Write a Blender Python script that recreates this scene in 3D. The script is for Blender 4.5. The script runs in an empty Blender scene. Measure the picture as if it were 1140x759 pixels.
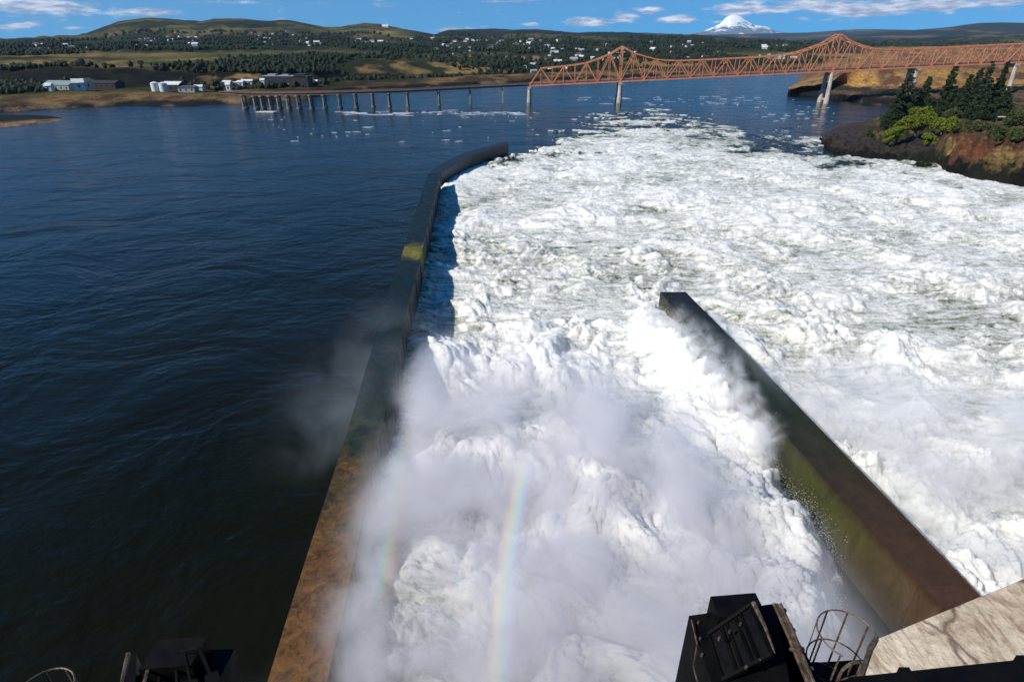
import bpy, bmesh, math, random
import numpy as np
from mathutils import Vector, Matrix

# ------------------------------------------------------------------ camera, world, sun, exposure
sc = bpy.context.scene
COL = sc.collection
F, CX, CY, H = 650.0, 570.0, 379.5, 50.0
PITCH = math.radians(27.37)
cam = bpy.data.cameras.new('camera')
cam.sensor_width = 36.0
cam.lens = 36.0 * F / 1140.0
cam.clip_start = 0.1
cam.clip_end = 90000
camo = bpy.data.objects.new('camera', cam)
camo.location = (0, 0, H)
camo.rotation_euler = (math.pi / 2 - PITCH, 0, 0)
COL.objects.link(camo)
sc.camera = camo

SUN_EL = math.radians(39.5)
SUN_AZ = math.radians(240.5)          # clockwise from +Y
to_sun = Vector((math.sin(SUN_AZ) * math.cos(SUN_EL), math.cos(SUN_AZ) * math.cos(SUN_EL), math.sin(SUN_EL)))
sun = bpy.data.lights.new('sun', 'SUN')
sun.energy = 4.6
sun.angle = math.radians(0.5)
sun.color = (1.0, 0.95, 0.86)
suno = bpy.data.objects.new('sun', sun)
suno.rotation_euler = to_sun.to_track_quat('Z', 'Y').to_euler()
COL.objects.link(suno)

sc.view_settings.view_transform = 'Standard'
sc.view_settings.look = 'None'
sc.view_settings.gamma = 1.0
sc.view_settings.use_curve_mapping = False
sc.view_settings.exposure = 0.33
sc.cycles.volume_bounces = 5
sc.cycles.max_bounces = 8
sc.cycles.diffuse_bounces = 2
sc.cycles.glossy_bounces = 3
sc.cycles.transparent_max_bounces = 12
sc.cycles.volume_step_rate = 1.0
sc.cycles.volume_max_steps = 128


class NT:
    """small helper for node trees"""
    def __init__(s, tree):
        s.t = tree
        s.n = tree.nodes
        s.l = tree.links

    def new(s, typ, **kw):
        nd = s.n.new(typ)
        for k, v in kw.items():
            if k.startswith('i_'):
                nd.inputs[k[2:].replace('_', ' ')].default_value = v
            else:
                setattr(nd, k, v)
        return nd

    def math(s, op, a, b=None, c=None, clamp=False):
        nd = s.n.new('ShaderNodeMath')
        nd.operation = op
        nd.use_clamp = clamp
        for i, v in enumerate((a, b, c)):
            if v is None:
                continue
            if isinstance(v, (int, float)):
                nd.inputs[i].default_value = v
            else:
                s.l.new(v, nd.inputs[i])
        return nd.outputs[0]

    def noise(s, vec, scale, detail=4, rough=0.55, dist=0.0):
        nd = s.n.new('ShaderNodeTexNoise')
        nd.inputs['Scale'].default_value = scale
        nd.inputs['Detail'].default_value = detail
        nd.inputs['Roughness'].default_value = rough
        nd.inputs['Distortion'].default_value = dist
        if vec is not None:
            s.l.new(vec, nd.inputs['Vector'])
        return nd.outputs['Fac']

    def ramp(s, fac, stops, interp='LINEAR'):
        nd = s.n.new('ShaderNodeValToRGB')
        nd.color_ramp.interpolation = interp
        els = nd.color_ramp.elements
        while len(els) < len(stops):
            els.new(0.5)
        for e, (p, c) in zip(els, stops):
            e.position = p
            e.color = (c, c, c, 1) if isinstance(c, (int, float)) else (*c, 1)
        s.l.new(fac, nd.inputs['Fac'])
        return nd.outputs['Color']

    def mix(s, fac, a, b, blend='MIX'):
        nd = s.n.new('ShaderNodeMix')
        nd.data_type = 'RGBA'
        nd.blend_type = blend
        if isinstance(fac, (int, float)):
            nd.inputs[0].default_value = fac
        else:
            s.l.new(fac, nd.inputs[0])
        for i, v in ((6, a), (7, b)):
            if isinstance(v, tuple):
                nd.inputs[i].default_value = (*v, 1)
            else:
                s.l.new(v, nd.inputs[i])
        return nd.outputs[2]

    def vec(s, v, mul=(1, 1, 1), rot=(0, 0, 0), loc=(0, 0, 0)):
        nd = s.n.new('ShaderNodeMapping')
        nd.inputs['Scale'].default_value = mul
        nd.inputs['Rotation'].default_value = rot
        nd.inputs['Location'].default_value = loc
        s.l.new(v, nd.inputs['Vector'])
        return nd.outputs[0]

    def bump(s, h, strength, dist):
        nd = s.n.new('ShaderNodeBump')
        nd.inputs['Strength'].default_value = strength
        nd.inputs['Distance'].default_value = dist
        s.l.new(h, nd.inputs['Height'])
        return nd.outputs['Normal']


def material(name, build=None, color=(0.5, 0.5, 0.5), rough=0.7, metallic=0.0, spec=0.5):
    m = bpy.data.materials.new(name)
    m.use_nodes = True
    t = NT(m.node_tree)
    b = t.n['Principled BSDF']
    b.inputs['Base Color'].default_value = (*color, 1)
    b.inputs['Roughness'].default_value = rough
    b.inputs['Metallic'].default_value = metallic
    b.inputs['Specular IOR Level'].default_value = spec
    if build:
        geo = t.new('ShaderNodeNewGeometry')
        build(t, b, geo.outputs['Position'])
    return m


# world -------------------------------------------------------------
world = bpy.data.worlds.new('World')
sc.world = world
world.use_nodes = True
w = NT(world.node_tree)
bg = w.n['Background']
bg.inputs['Strength'].default_value = 0.088
tc = w.new('ShaderNodeTexCoord')
sky = w.new('ShaderNodeTexSky', sky_type='NISHITA')
sky.sun_disc = False
sky.sun_elevation = SUN_EL
sky.sun_rotation = SUN_AZ
sky.air_density = 1.0
sky.dust_density = 0.2
sky.ozone_density = 2.5
# a clear, deep blue low sky: lift the look-up direction off the pale horizon band
lift = w.new('ShaderNodeVectorMath', operation='ADD')
lift.inputs[1].default_value = (0, 0, 0.16)
w.l.new(tc.outputs['Generated'], lift.inputs[0])
w.l.new(lift.outputs[0], sky.inputs['Vector'])
hsv = w.new('ShaderNodeHueSaturation')
hsv.inputs['Saturation'].default_value = 2.5
hsv.inputs['Value'].default_value = 1.12
w.l.new(sky.outputs[0], hsv.inputs['Color'])
sep = w.new('ShaderNodeSeparateXYZ')
w.l.new(tc.outputs['Generated'], sep.inputs[0])
az = w.math('ARCTAN2', sep.outputs[0], sep.outputs[1])
el = w.math('ARCSINE', sep.outputs[2])


def dir_of(px, py):
    cx, cy = (px - CX) / F, (CY - py) / F
    d = Vector((cx, math.cos(PITCH) + cy * math.sin(PITCH), -math.sin(PITCH) + cy * math.cos(PITCH)))
    return d.normalized()


cn = w.noise(w.vec(tc.outputs['Generated'], (9, 9, 34)), 3.0, 7, 0.6, 0.3)
clouds = [  # direction of each cloud and its half width / half height in photo pixels, weight
    (165, 14, 34, 5, 1.05), (40, 6, 75, 9, 1.0), (20, 28, 22, 4, .6), (85, 32, 22, 3, .5), (652, 25, 24, 5, 1.0),
    (700, 20, 18, 6, .9), (722, 12, 16, 5, .9), (752, 21, 22, 5, .9), (590, 28, 16, 3, .5), (826, 10, 34, 7, 1.0),
    (880, 10, 30, 5, .8), (800, 24, 14, 3, .6), (905, 6, 46, 8, 1.05), (960, 11, 60, 8, 1.2), (1040, 5, 70, 7, 1.15),
    (1120, 2, 60, 4, 1.1), (500, 33, 20, 4, .5), (250, 3, 40, 2, .4), (555, 2, 30, 2, .6), (1000, -24, 160, 16, 1.0), (500, -30, 160, 12, .6), (100, -30, 120, 14, .8)]
tot = None
for (px, py, wx, wy, wt) in clouds:
    d0 = dir_of(px, py)
    a0, e0 = math.atan2(d0.x, d0.y), math.asin(d0.z)
    d1, d2 = dir_of(px + wx, py), dir_of(px, py - wy)
    wa = abs(math.atan2(d1.x, d1.y) - a0)
    we = abs(math.asin(d2.z) - e0)
    u = w.math('DIVIDE', w.math('SUBTRACT', az, a0), wa)
    v = w.math('DIVIDE', w.math('SUBTRACT', el, e0), we)
    r2 = w.math('ADD', w.math('MULTIPLY', u, u), w.math('MULTIPLY', v, v))
    g = w.math('MULTIPLY', w.math('EXPONENT', w.math('MULTIPLY', r2, -1.0)), wt)
    tot = g if tot is None else w.math('MAXIMUM', tot, g)
dens = w.math('ADD', w.math('MULTIPLY', tot, 0.74), w.math('MULTIPLY', w.math('SUBTRACT', cn, 0.5), 1.5))
cfac = w.ramp(dens, [(0.16, 0.0), (0.46, 0.97)])
ccol = w.ramp(w.noise(w.vec(tc.outputs['Generated'], (9, 9, 50), loc=(0, 0, .12)), 4.0, 6, 0.6), [(0.42, (2.6, 3.0, 4.4)), (0.64, (9.2, 9.3, 9.8))])
w.l.new(w.mix(cfac, hsv.outputs[0], ccol), bg.inputs['Color'])


# ------------------------------------------------------------------ helpers
def ray(px, py):
    cx, cy = (px - CX) / F, (CY - py) / F
    return np.array([cx, math.cos(PITCH) + cy * math.sin(PITCH), -math.sin(PITCH) + cy * math.cos(PITCH)])


def at(px, py, z):
    r = ray(px, py)
    t = (z - H) / r[2]
    return Vector((r[0] * t, r[1] * t, z))


def at_d(px, py, D):
    r = ray(px, py)
    t = D / r[1]
    return Vector((r[0] * t, D, H + r[2] * t))


def proj(x, y, z):
    dz = z - H
    ax = y * math.cos(PITCH) - dz * math.sin(PITCH)
    up = y * math.sin(PITCH) + dz * math.cos(PITCH)
    return CX + F * x / ax, CY - F * up / ax


rng = np.random.default_rng(7)
random.seed(7)
_perm = rng.permutation(4096).astype(np.int64)
_g = rng.normal(size=(4096, 3))
_g /= np.linalg.norm(_g, axis=1, keepdims=True)


def perlin(x, y, z=None):
    if z is None:
        z = np.zeros_like(x) + 0.37
    xi, yi, zi = np.floor(x).astype(np.int64), np.floor(y).astype(np.int64), np.floor(z).astype(np.int64)
    xf, yf, zf = x - xi, y - yi, z - zi
    u, v, ww = (t * t * t * (t * (t * 6 - 15) + 10) for t in (xf, yf, zf))
    out = 0
    for dx in (0, 1):
        for dy in (0, 1):
            for dz in (0, 1):
                h = _perm[(_perm[(_perm[(xi + dx) & 4095] + yi + dy) & 4095] + zi + dz) & 4095]
                gr = _g[h]
                dot = gr[..., 0] * (xf - dx) + gr[..., 1] * (yf - dy) + gr[..., 2] * (zf - dz)
                out = out + dot * (u if dx else 1 - u) * (v if dy else 1 - v) * (ww if dz else 1 - ww)
    return out * 1.7


def fbm(x, y, f, octs, gain=0.5, seed=0.0):
    s, a = 0, 1.0
    for i in range(octs):
        s = s + a * perlin(x * f + seed * 13.1, y * f - seed * 7.7, np.zeros_like(x) + seed + i * 3.3)
        f *= 2.03
        a *= gain
    return s


def billow(x, y, f, octs, gain=0.5, seed=0.0):
    s, a = 0, 1.0
    for i in range(octs):
        s = s + a * (np.abs(perlin(x * f + seed * 5.1 + i * 9.2, y * f + seed * 2.7, np.zeros_like(x) + seed + i * 1.7)) * 2 - 0.6)
        f *= 2.1
        a *= gain
    return s


def sstep(a, b, x):
    t = np.clip((x - a) / (b - a), 0, 1)
    return t * t * (3 - 2 * t)


def tag(o, label=None, cat=None, group=None, kind=None):
    if label: o['label'] = label
    if cat: o['category'] = cat
    if group: o['group'] = group
    if kind: o['kind'] = kind
    return o


def empty(name, loc, label=None, cat=None, group=None, rz=0.0):
    o = bpy.data.objects.new(name, None)
    o.empty_display_size = 0.5
    o.location = loc
    o.rotation_euler = (0, 0, rz)
    COL.objects.link(o)
    return tag(o, label, cat, group)


def mesh_obj(name, verts, faces, mat, parent=None, smooth=False):
    me = bpy.data.meshes.new(name)
    me.from_pydata([tuple(v) for v in verts], [], faces)
    me.update()
    if smooth:
        me.polygons.foreach_set('use_smooth', [True] * len(me.polygons))
    me.materials.append(mat)
    o = bpy.data.objects.new(name, me)
    COL.objects.link(o)
    if parent is not None:
        o.parent = parent
    return o


def grid_obj(name, P, mat, mask=None, smooth=True, cols=None):
    """P: (R, C, 3) array of points -> one grid mesh"""
    R, C = P.shape[:2]
    idx = np.arange(R * C).reshape(R, C)
    q = np.stack([idx[:-1, :-1], idx[:-1, 1:], idx[1:, 1:], idx[1:, :-1]], -1).reshape(-1, 4)
    if mask is not None:
        mk = mask.reshape(-1)
        q = q[mk[q].any(axis=1)]
        used = np.zeros(R * C, bool)
        used[q.reshape(-1)] = True
        new = np.cumsum(used) - 1
        q = new[q]
    else:
        used = np.ones(R * C, bool)
    V = P.reshape(-1, 3)[used]
    me = bpy.data.meshes.new(name)
    me.vertices.add(len(V))
    me.vertices.foreach_set('co', V.astype(np.float32).ravel())
    me.loops.add(len(q) * 4)
    me.loops.foreach_set('vertex_index', q.astype(np.int32).ravel())
    me.polygons.add(len(q))
    me.polygons.foreach_set('loop_start', np.arange(len(q), dtype=np.int32) * 4)
    me.update(calc_edges=True)
    me.polygons.foreach_set('use_smooth', np.full(len(q), smooth))
    if cols is not None:
        for nm, arr in cols.items():
            a = me.color_attributes.new(nm, 'FLOAT_COLOR', 'POINT')
            c = arr.reshape(-1, arr.shape[-1])[used]
            full = np.ones((len(V), 4), np.float32)
            full[:, :c.shape[1]] = c
            a.data.foreach_set('color', full.ravel())
    me.validate()
    me.materials.append(mat)
    o = bpy.data.objects.new(name, me)
    COL.objects.link(o)
    return o


class MB:
    """collects boxes, bars and tubes; build() links them as one mesh object"""
    def __init__(s):
        s.v, s.f = [], []

    def raw(s, v, f):
        o = len(s.v)
        s.v += [tuple(p) for p in v]
        s.f += [tuple(i + o for i in q) for q in f]

    def prism(s, poly, z0, z1):
        n = len(poly)
        z1s = z1 if hasattr(z1, '__len__') else [z1] * n
        z0s = z0 if hasattr(z0, '__len__') else [z0] * n
        v = [(p[0], p[1], z0s[i]) for i, p in enumerate(poly)] + [(p[0], p[1], z1s[i]) for i, p in enumerate(poly)]
        area = sum(poly[i][0] * poly[(i + 1) % n][1] - poly[(i + 1) % n][0] * poly[i][1] for i in range(n))
        f = [tuple(range(n - 1, -1, -1)), tuple(range(n, 2 * n))] + [(i, (i + 1) % n, n + (i + 1) % n, n + i) for i in range(n)]
        if area < 0:
            f = [tuple(reversed(q)) for q in f]
        s.raw(v, f)

    def box(s, a, b):
        s.prism([(a[0], a[1]), (b[0], a[1]), (b[0], b[1]), (a[0], b[1])], a[2], b[2])

    def bar(s, p, q, wd, ht=None, up=Vector((0, 0, 1))):
        p, q = Vector(p), Vector(q)
        ht = ht or wd
        d = (q - p).normalized()
        sd = d.cross(up)
        if sd.length < 1e-3:
            sd = d.cross(Vector((1, 0, 0)))
        sd.normalize()
        u = sd.cross(d).normalized()
        sd = sd * wd / 2
        u = u * ht / 2
        v = [e + a * sd + b * u for e in (p, q) for (a, b) in ((-1, -1), (1, -1), (1, 1), (-1, 1))]
        s.raw(v, [(0, 1, 2, 3), (7, 6, 5, 4), (0, 4, 5, 1), (1, 5, 6, 2), (2, 6, 7, 3), (3, 7, 4, 0)])

    def tube(s, pts, r, n=6, closed=False):
        pts = [Vector(p) for p in pts]
        m = len(pts)
        base = len(s.v)
        for i, p in enumerate(pts):
            if closed:
                d = pts[(i + 1) % m] - pts[i - 1]
            else:
                d = pts[min(i + 1, m - 1)] - pts[max(i - 1, 0)]
            d.normalize()
            a = d.cross(Vector((0.13, 0.31, 0.94)))
            if a.length < 0.1:
                a = d.cross(Vector((1, 0, 0)))
            a.normalize()
            b = d.cross(a)
            rr = r[i] if hasattr(r, '__len__') else r
            for k in range(n):
                t = 2 * math.pi * k / n
                s.v.append(tuple(p + (a * math.cos(t) + b * math.sin(t)) * rr))
        for i in range(m if closed else m - 1):
            j = (i + 1) % m
            for k in range(n):
                l = (k + 1) % n
                s.f.append((base + i * n + k, base + i * n + l, base + j * n + l, base + j * n + k))
        if not closed:
            s.f.append(tuple(base + k for k in range(n - 1, -1, -1)))
            s.f.append(tuple(base + (m - 1) * n + k for k in range(n)))

    def build(s, name, mat, parent=None, smooth=False):
        return mesh_obj(name, s.v, s.f, mat, parent, smooth)


# ------------------------------------------------------------------ materials
def b_river(t, b, pos):
    n1 = t.noise(t.vec(pos, (1.0, 1.5, 1), (0, 0, .25)), 0.30, 4, 0.6, 0.4)
    n2 = t.noise(t.vec(pos, (1.0, 1.3, 1), (0, 0, -.3)), 0.035, 4, 0.6, 0.6)
    n3 = t.noise(t.vec(pos, (1.0, 1.2, 1)), 1.5, 3, 0.6)
    hsum = t.math('ADD', t.math('MULTIPLY', n1, 0.19), t.math('ADD', t.math('MULTIPLY', n2, 1.6), t.math('MULTIPLY', n3, 0.07)))
    t.l.new(t.bump(hsum, 1.0, 1.0), b.inputs['Normal'])
    big = t.noise(pos, 0.012, 3, 0.5, 0.8)
    t.l.new(t.ramp(big, [(0.35, (0.0042, 0.0048, 0.0010)), (0.65, (0.0064, 0.0060, 0.0006))]), b.inputs['Base Color'])
    rg = t.ramp(t.noise(t.vec(pos, (1, 2.4, 1)), 0.02, 3, 0.6, 1.2), [(0.35, 0.05), (0.65, 0.16)])
    t.l.new(rg, b.inputs['Roughness'])
    b.inputs['IOR'].default_value = 1.33
    b.inputs['Specular IOR Level'].default_value = 0.26


M_river = material('river_water', b_river)


def b_foam(t, b, pos):
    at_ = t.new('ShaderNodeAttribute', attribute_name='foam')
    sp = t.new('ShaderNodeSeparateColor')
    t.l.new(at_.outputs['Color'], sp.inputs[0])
    aer_shade = sp.outputs[0]      # 1 = dense white foam, 0 = green water between; lower left shade painted in
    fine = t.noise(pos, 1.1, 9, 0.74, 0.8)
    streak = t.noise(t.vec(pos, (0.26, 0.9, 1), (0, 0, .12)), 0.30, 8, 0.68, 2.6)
    f = t.math('ADD', aer_shade, t.math('ADD', t.math('MULTIPLY', t.math('SUBTRACT', fine, 0.5), 0.9), t.math('MULTIPLY', t.math('SUBTRACT', streak, 0.5), 1.35)))
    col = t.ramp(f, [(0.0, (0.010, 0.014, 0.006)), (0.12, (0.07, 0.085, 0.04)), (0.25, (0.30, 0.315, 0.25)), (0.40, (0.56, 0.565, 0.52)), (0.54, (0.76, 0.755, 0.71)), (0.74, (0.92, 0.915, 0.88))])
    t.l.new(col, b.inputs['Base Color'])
    t.l.new(t.ramp(f, [(0.1, 0.15), (0.4, 0.75)]), b.inputs['Roughness'])
    b.inputs['Subsurface Weight'].default_value = 0.75
    b.inputs['Subsurface Radius'].default_value = (1.0, 1.0, 0.95)
    b.inputs['Subsurface Scale'].default_value = 0.9
    b.inputs['Specular IOR Level'].default_value = 0.3
    hb = t.math('ADD', t.math('MULTIPLY', t.noise(pos, 1.9, 10, 0.80, 1.0), 1.0), t.math('MULTIPLY', streak, 0.55))
    t.l.new(t.bump(hb, 0.75, 0.7), b.inputs['Normal'])


M_foam = material('whitewater_foam', b_foam)


def b_land(t, b, pos):
    a = t.new('ShaderNodeAttribute', attribute_name='cover')
    n = t.noise(pos, 0.08, 6, 0.65, 0.4)
    f = t.ramp(n, [(0.3, 0.55), (0.7, 1.35)])
    t.l.new(t.mix(1.0, a.outputs['Color'], f, 'MULTIPLY'), b.inputs['Base Color'])
    b.inputs['Roughness'].default_value = 0.95
    b.inputs['Specular IOR Level'].default_value = 0.1
    t.l.new(t.bump(t.noise(pos, 0.25, 6, 0.7), 1.0, 2.5), b.inputs['Normal'])


M_land = material('land_cover', b_land)


def b_rock(t, b, pos):
    a = t.new('ShaderNodeAttribute', attribute_name='cover')
    n = t.noise(t.vec(pos, (1, 1, 2.2)), 0.35, 8, 0.72, 0.5)
    f = t.ramp(n, [(0.32, 0.35), (0.68, 1.6)])
    t.l.new(t.mix(1.0, a.outputs['Color'], f, 'MULTIPLY'), b.inputs['Base Color'])
    b.inputs['Roughness'].default_value = 0.9
    b.inputs['Specular IOR Level'].default_value = 0.2
    t.l.new(t.bump(n, 1.0, 2.2), b.inputs['Normal'])


M_rock = material('basalt_rock', b_rock)


def b_snow(t, b, pos):
    n = t.noise(t.vec(pos, (1, 1, 1.5)), 0.0022, 7, 0.7, 0.5)
    sz = t.new('ShaderNodeSeparateXYZ')
    t.l.new(pos, sz.inputs[0])
    hgt = t.math('MULTIPLY', sz.outputs[2], 0.00042)
    t.l.new(t.ramp(t.math('ADD', n, hgt), [(0.66, (0.07, 0.09, 0.13)), (0.75, (0.85, 0.87, 0.90))]), b.inputs['Base Color'])
    b.inputs['Roughness'].default_value = 0.8


M_snow = material('snow_and_rock', b_snow)


def b_wall(t, b, pos):
    s = t.new('ShaderNodeSeparateXYZ')
    t.l.new(pos, s.inputs[0])
    wob = t.math('MULTIPLY', t.math('SUBTRACT', t.noise(pos, 0.22, 7, 0.75, 0.8), 0.5), 60.0)
    yy = t.math('DIVIDE', t.math('ADD', s.outputs[1], wob), 230.0)
    base = t.ramp(yy, [(0.0, (0.115, 0.050, 0.010)), (0.18, (0.105, 0.047, 0.009)), (0.22, (0.045, 0.030, 0.005)), (0.26, (0.008, 0.016, 0.004)), (0.33, (0.005, 0.010, 0.006)), (0.47, (0.004, 0.011, 0.010)), (0.95, (0.005, 0.013, 0.016))])
    # yellow-green algae patch on the coping
    pn = t.math('ABSOLUTE', t.math('SUBTRACT', t.math('ADD', s.outputs[1], t.math('MULTIPLY', wob, 0.35)), 127.0))
    base = t.mix(t.ramp(t.math('DIVIDE', pn, 12.0), [(0.1, 0.9), (0.55, 0.0)]), base, (0.17, 0.145, 0.006))
    st = t.noise(t.vec(pos, (1.2, 1.2, 0.7)), 0.9, 8, 0.75, 0.8)
    col = t.mix(1.0, base, t.ramp(st, [(0.34, 0.16), (0.62, 1.45)]), 'MULTIPLY')
    jt = t.math('FRACT', t.math('DIVIDE', t.math('ADD', s.outputs[1], t.math('MULTIPLY', s.outputs[0], .2)), 7.5))
    col = t.mix(1.0, col, t.ramp(jt, [(0.0, 0.6), (0.012, 0.65), (0.025, 1.0)]), 'MULTIPLY')
    t.l.new(col, b.inputs['Base Color'])
    t.l.new(t.ramp(t.noise(pos, 0.6, 4), [(0.35, 0.35), (0.65, 0.75)]), b.inputs['Roughness'])
    b.inputs['Specular IOR Level'].default_value = 0.35
    t.l.new(t.bump(st, 0.5, 0.25), b.inputs['Normal'])


M_wall = material('wet_algae_concrete', b_wall)


def b_wall_right(t, b, pos):
    s = t.new('ShaderNodeSeparateXYZ')
    t.l.new(pos, s.inputs[0])
    wob = t.math('MULTIPLY', t.math('SUBTRACT', t.noise(pos, 0.12, 6, 0.7, 0.6), 0.5), 16.0)
    yy = t.math('DIVIDE', t.math('ADD', s.outputs[1], wob), 110.0)
    base = t.ramp(yy, [(0.0, (0.070, 0.030, 0.015)), (0.36, (0.052, 0.025, 0.012)), (0.50, (0.020, 0.019, 0.007)), (0.62, (0.005, 0.015, 0.007)), (0.75, (0.006, 0.013, 0.010)), (0.95, (0.013, 0.013, 0.016))])
    # olive film on the splashed side, below the coping
    face = t.math('ADD', s.outputs[2], t.math('MULTIPLY', wob, 0.06))
    base = t.mix(t.ramp(t.math('DIVIDE', face, 10.0), [(0.0, 0.95), (0.60, 0.8), (0.695, 0.0)]), base, t.ramp(yy, [(0.30, (0.085, 0.055, 0.036)), (0.38, (0.066, 0.052, 0.020)), (0.44, (0.055, 0.058, 0.012)), (0.52, (0.048, 0.050, 0.022)), (0.8, (0.050, 0.050, 0.026))]))
    st = t.noise(t.vec(pos, (1.0, 1.0, 0.5)), 0.7, 8, 0.75, 0.8)
    col = t.mix(1.0, base, t.ramp(st, [(0.30, 0.55), (0.65, 1.2)]), 'MULTIPLY')
    jt = t.math('FRACT', t.math('DIVIDE', s.outputs[1], 9.0))
    col = t.mix(1.0, col, t.ramp(jt, [(0.0, 0.7), (0.008, 0.75), (0.015, 1.0)]), 'MULTIPLY')
    t.l.new(col, b.inputs['Base Color'])
    b.inputs['Roughness'].default_value = 0.6
    b.inputs['Specular IOR Level'].default_value = 0.3
    t.l.new(t.bump(st, 0.35, 0.2), b.inputs['Normal'])


M_wall_r = material('wet_brown_concrete', b_wall_right)


def b_conc(t, b, pos):
    n = t.noise(pos, 1.1, 9, 0.72, 0.5)
    n2 = t.noise(t.vec(pos, (4, 1, 4), (0, 0, .5)), 1.5, 8, 0.72, 1.2)
    c = t.ramp(n, [(0.30, (0.30, 0.21, 0.13)), (0.50, (0.58, 0.48, 0.36)), (0.72, (0.72, 0.62, 0.48))])
    c = t.mix(t.ramp(n2, [(0.48, 0.0), (0.66, 0.8)]), c, (0.21, 0.12, 0.075))
    # cracks
    vo = t.new('ShaderNodeTexVoronoi', feature='DISTANCE_TO_EDGE')
    vo.inputs['Scale'].default_value = 0.62
    dn = t.new('ShaderNodeVectorMath', operation='ADD')
    nz = t.new('ShaderNodeTexNoise')
    nz.inputs['Scale'].default_value = 3.0
    nz.inputs['Detail'].default_value = 5
    t.l.new(pos, nz.inputs['Vector'])
    sc_ = t.new('ShaderNodeVectorMath', operation='SCALE')
    sc_.inputs['Scale'].default_value = 0.35
    t.l.new(nz.outputs['Color'], sc_.inputs[0])
    t.l.new(pos, dn.inputs[0])
    t.l.new(sc_.outputs[0], dn.inputs[1])
    t.l.new(dn.outputs[0], vo.inputs['Vector'])
    c = t.mix(t.ramp(vo.outputs['Distance'], [(0.0, 0.75), (0.035, 0.0)]), c, (0.05, 0.025, 0.015))
    fl = t.noise(pos, 6.0, 6, 0.8)
    c = t.mix(1.0, c, t.ramp(fl, [(0.3, 0.6), (0.6, 1.1)]), 'MULTIPLY')
    t.l.new(c, b.inputs['Base Color'])
    b.inputs['Roughness'].default_value = 0.9
    t.l.new(t.bump(t.math('ADD', n, t.math('MULTIPLY', fl, 0.3)), 0.7, 0.08), b.inputs['Normal'])


M_wall_dark = material('dark_wet_concrete', lambda t, b, p: t.l.new(t.ramp(t.noise(p, 0.5, 7, .7), [(0.3, (0.004, 0.006, 0.007)), (0.7, (0.014, 0.018, 0.020))]), b.inputs['Base Color']), rough=.5)
M_conc = material('stained_pier_concrete', b_conc)


def b_pale(t, b, pos):
    n = t.noise(t.vec(pos, (1, 1, .3)), 0.5, 6, 0.7)
    t.l.new(t.ramp(n, [(0.35, (0.26, 0.22, 0.17)), (0.65, (0.50, 0.45, 0.38))]), b.inputs['Base Color'])
    b.inputs['Roughness'].default_value = 0.9


M_pale = material('weathered_bridge_concrete', b_pale)


def b_steel(t, b, pos):
    n = t.noise(pos, 0.5, 5, 0.7)
    t.l.new(t.ramp(n, [(0.3, (0.34, 0.11, 0.050)), (0.7, (0.62, 0.25, 0.12))]), b.inputs['Base Color'])
    b.inputs['Roughness'].default_value = 0.6


M_steel = material('faded_orange_steel_paint', b_steel)
M_deck = material('brown_deck_edge', lambda t, b, p: t.l.new(t.ramp(t.noise(p, 0.4, 5), [(0.3, (0.20, 0.10, 0.06)), (0.7, (0.34, 0.19, 0.12))]), b.inputs['Base Color']), rough=0.8)
M_asph = material('asphalt', lambda t, b, p: t.l.new(t.ramp(t.noise(p, 2, 5), [(0.3, 0.04), (0.7, 0.065)]), b.inputs['Base Color']), rough=0.9)


def b_black(t, b, pos):
    n = t.noise(pos, 3.0, 7, 0.7)
    t.l.new(t.ramp(n, [(0.40, (0.0018, 0.0018, 0.0024)), (0.75, (0.006, 0.005, 0.0045))]), b.inputs['Base Color'])
    t.l.new(t.ramp(n, [(0.3, 0.45), (0.7, 0.75)]), b.inputs['Roughness'])
    b.inputs['Specular IOR Level'].default_value = 0.12


M_black = material('black_coated_steel', b_black)


def b_worn(t, b, pos):
    n = t.noise(pos, 9.0, 7, 0.75)
    t.l.new(t.ramp(n, [(0.42, (0.035, 0.022, 0.014)), (0.60, (0.15, 0.11, 0.075)), (0.78, (0.34, 0.28, 0.21))]), b.inputs['Base Color'])
    b.inputs['Roughness'].default_value = 0.55
    b.inputs['Metallic'].default_value = 0.3


M_worn = material('worn_galvanised_steel', b_worn)
M_white = material('white_siding', lambda t, b, p: t.l.new(t.ramp(t.noise(p, 0.6, 4), [(0.3, 0.42), (0.7, 0.68)]), b.inputs['Base Color']))
M_grey = material('grey_siding', color=(0.26, 0.27, 0.28))
M_tan = material('tan_siding', color=(0.42, 0.34, 0.25))
M_dkb = material('dark_industrial_cladding', lambda t, b, p: t.l.new(t.ramp(t.noise(p, 0.5, 4), [(0.3, (0.010, 0.010, 0.013)), (0.7, (0.025, 0.022, 0.022))]), b.inputs['Base Color']))
M_roofd = material('dark_shingles', color=(0.05, 0.05, 0.055), rough=0.9)
M_rooft = material('green_grey_metal_roof', color=(0.19, 0.25, 0.24), rough=0.5)
M_vp = material('grey_viaduct_concrete', lambda t, b, p: t.l.new(t.ramp(t.noise(t.vec(p, (1, 1, .3)), 0.5, 6, 0.7), [(0.35, (0.13, 0.115, 0.10)), (0.65, (0.30, 0.27, 0.24))]), b.inputs['Base Color']), rough=0.9)
M_glass = material('window_glass', color=(0.02, 0.025, 0.03), rough=0.1)


def foliage_mat(name, c0, c1, c2):
    def bb(t, b, pos):
        at_ = t.new('ShaderNodeObjectInfo')
        n = t.noise(pos, 0.7, 5, 0.7)
        n2 = t.noise(pos, 3.0, 2, 0.5)
        t.l.new(t.ramp(t.math('ADD', t.math('MULTIPLY', n, 0.65), t.math('MULTIPLY', n2, 0.35)), [(0.33, c0), (0.5, c1), (0.66, c2)]), b.inputs['Base Color'])
        b.inputs['Roughness'].default_value = 0.8
        b.inputs['Specular IOR Level'].default_value = 0.2
    return material(name, bb)


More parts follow.
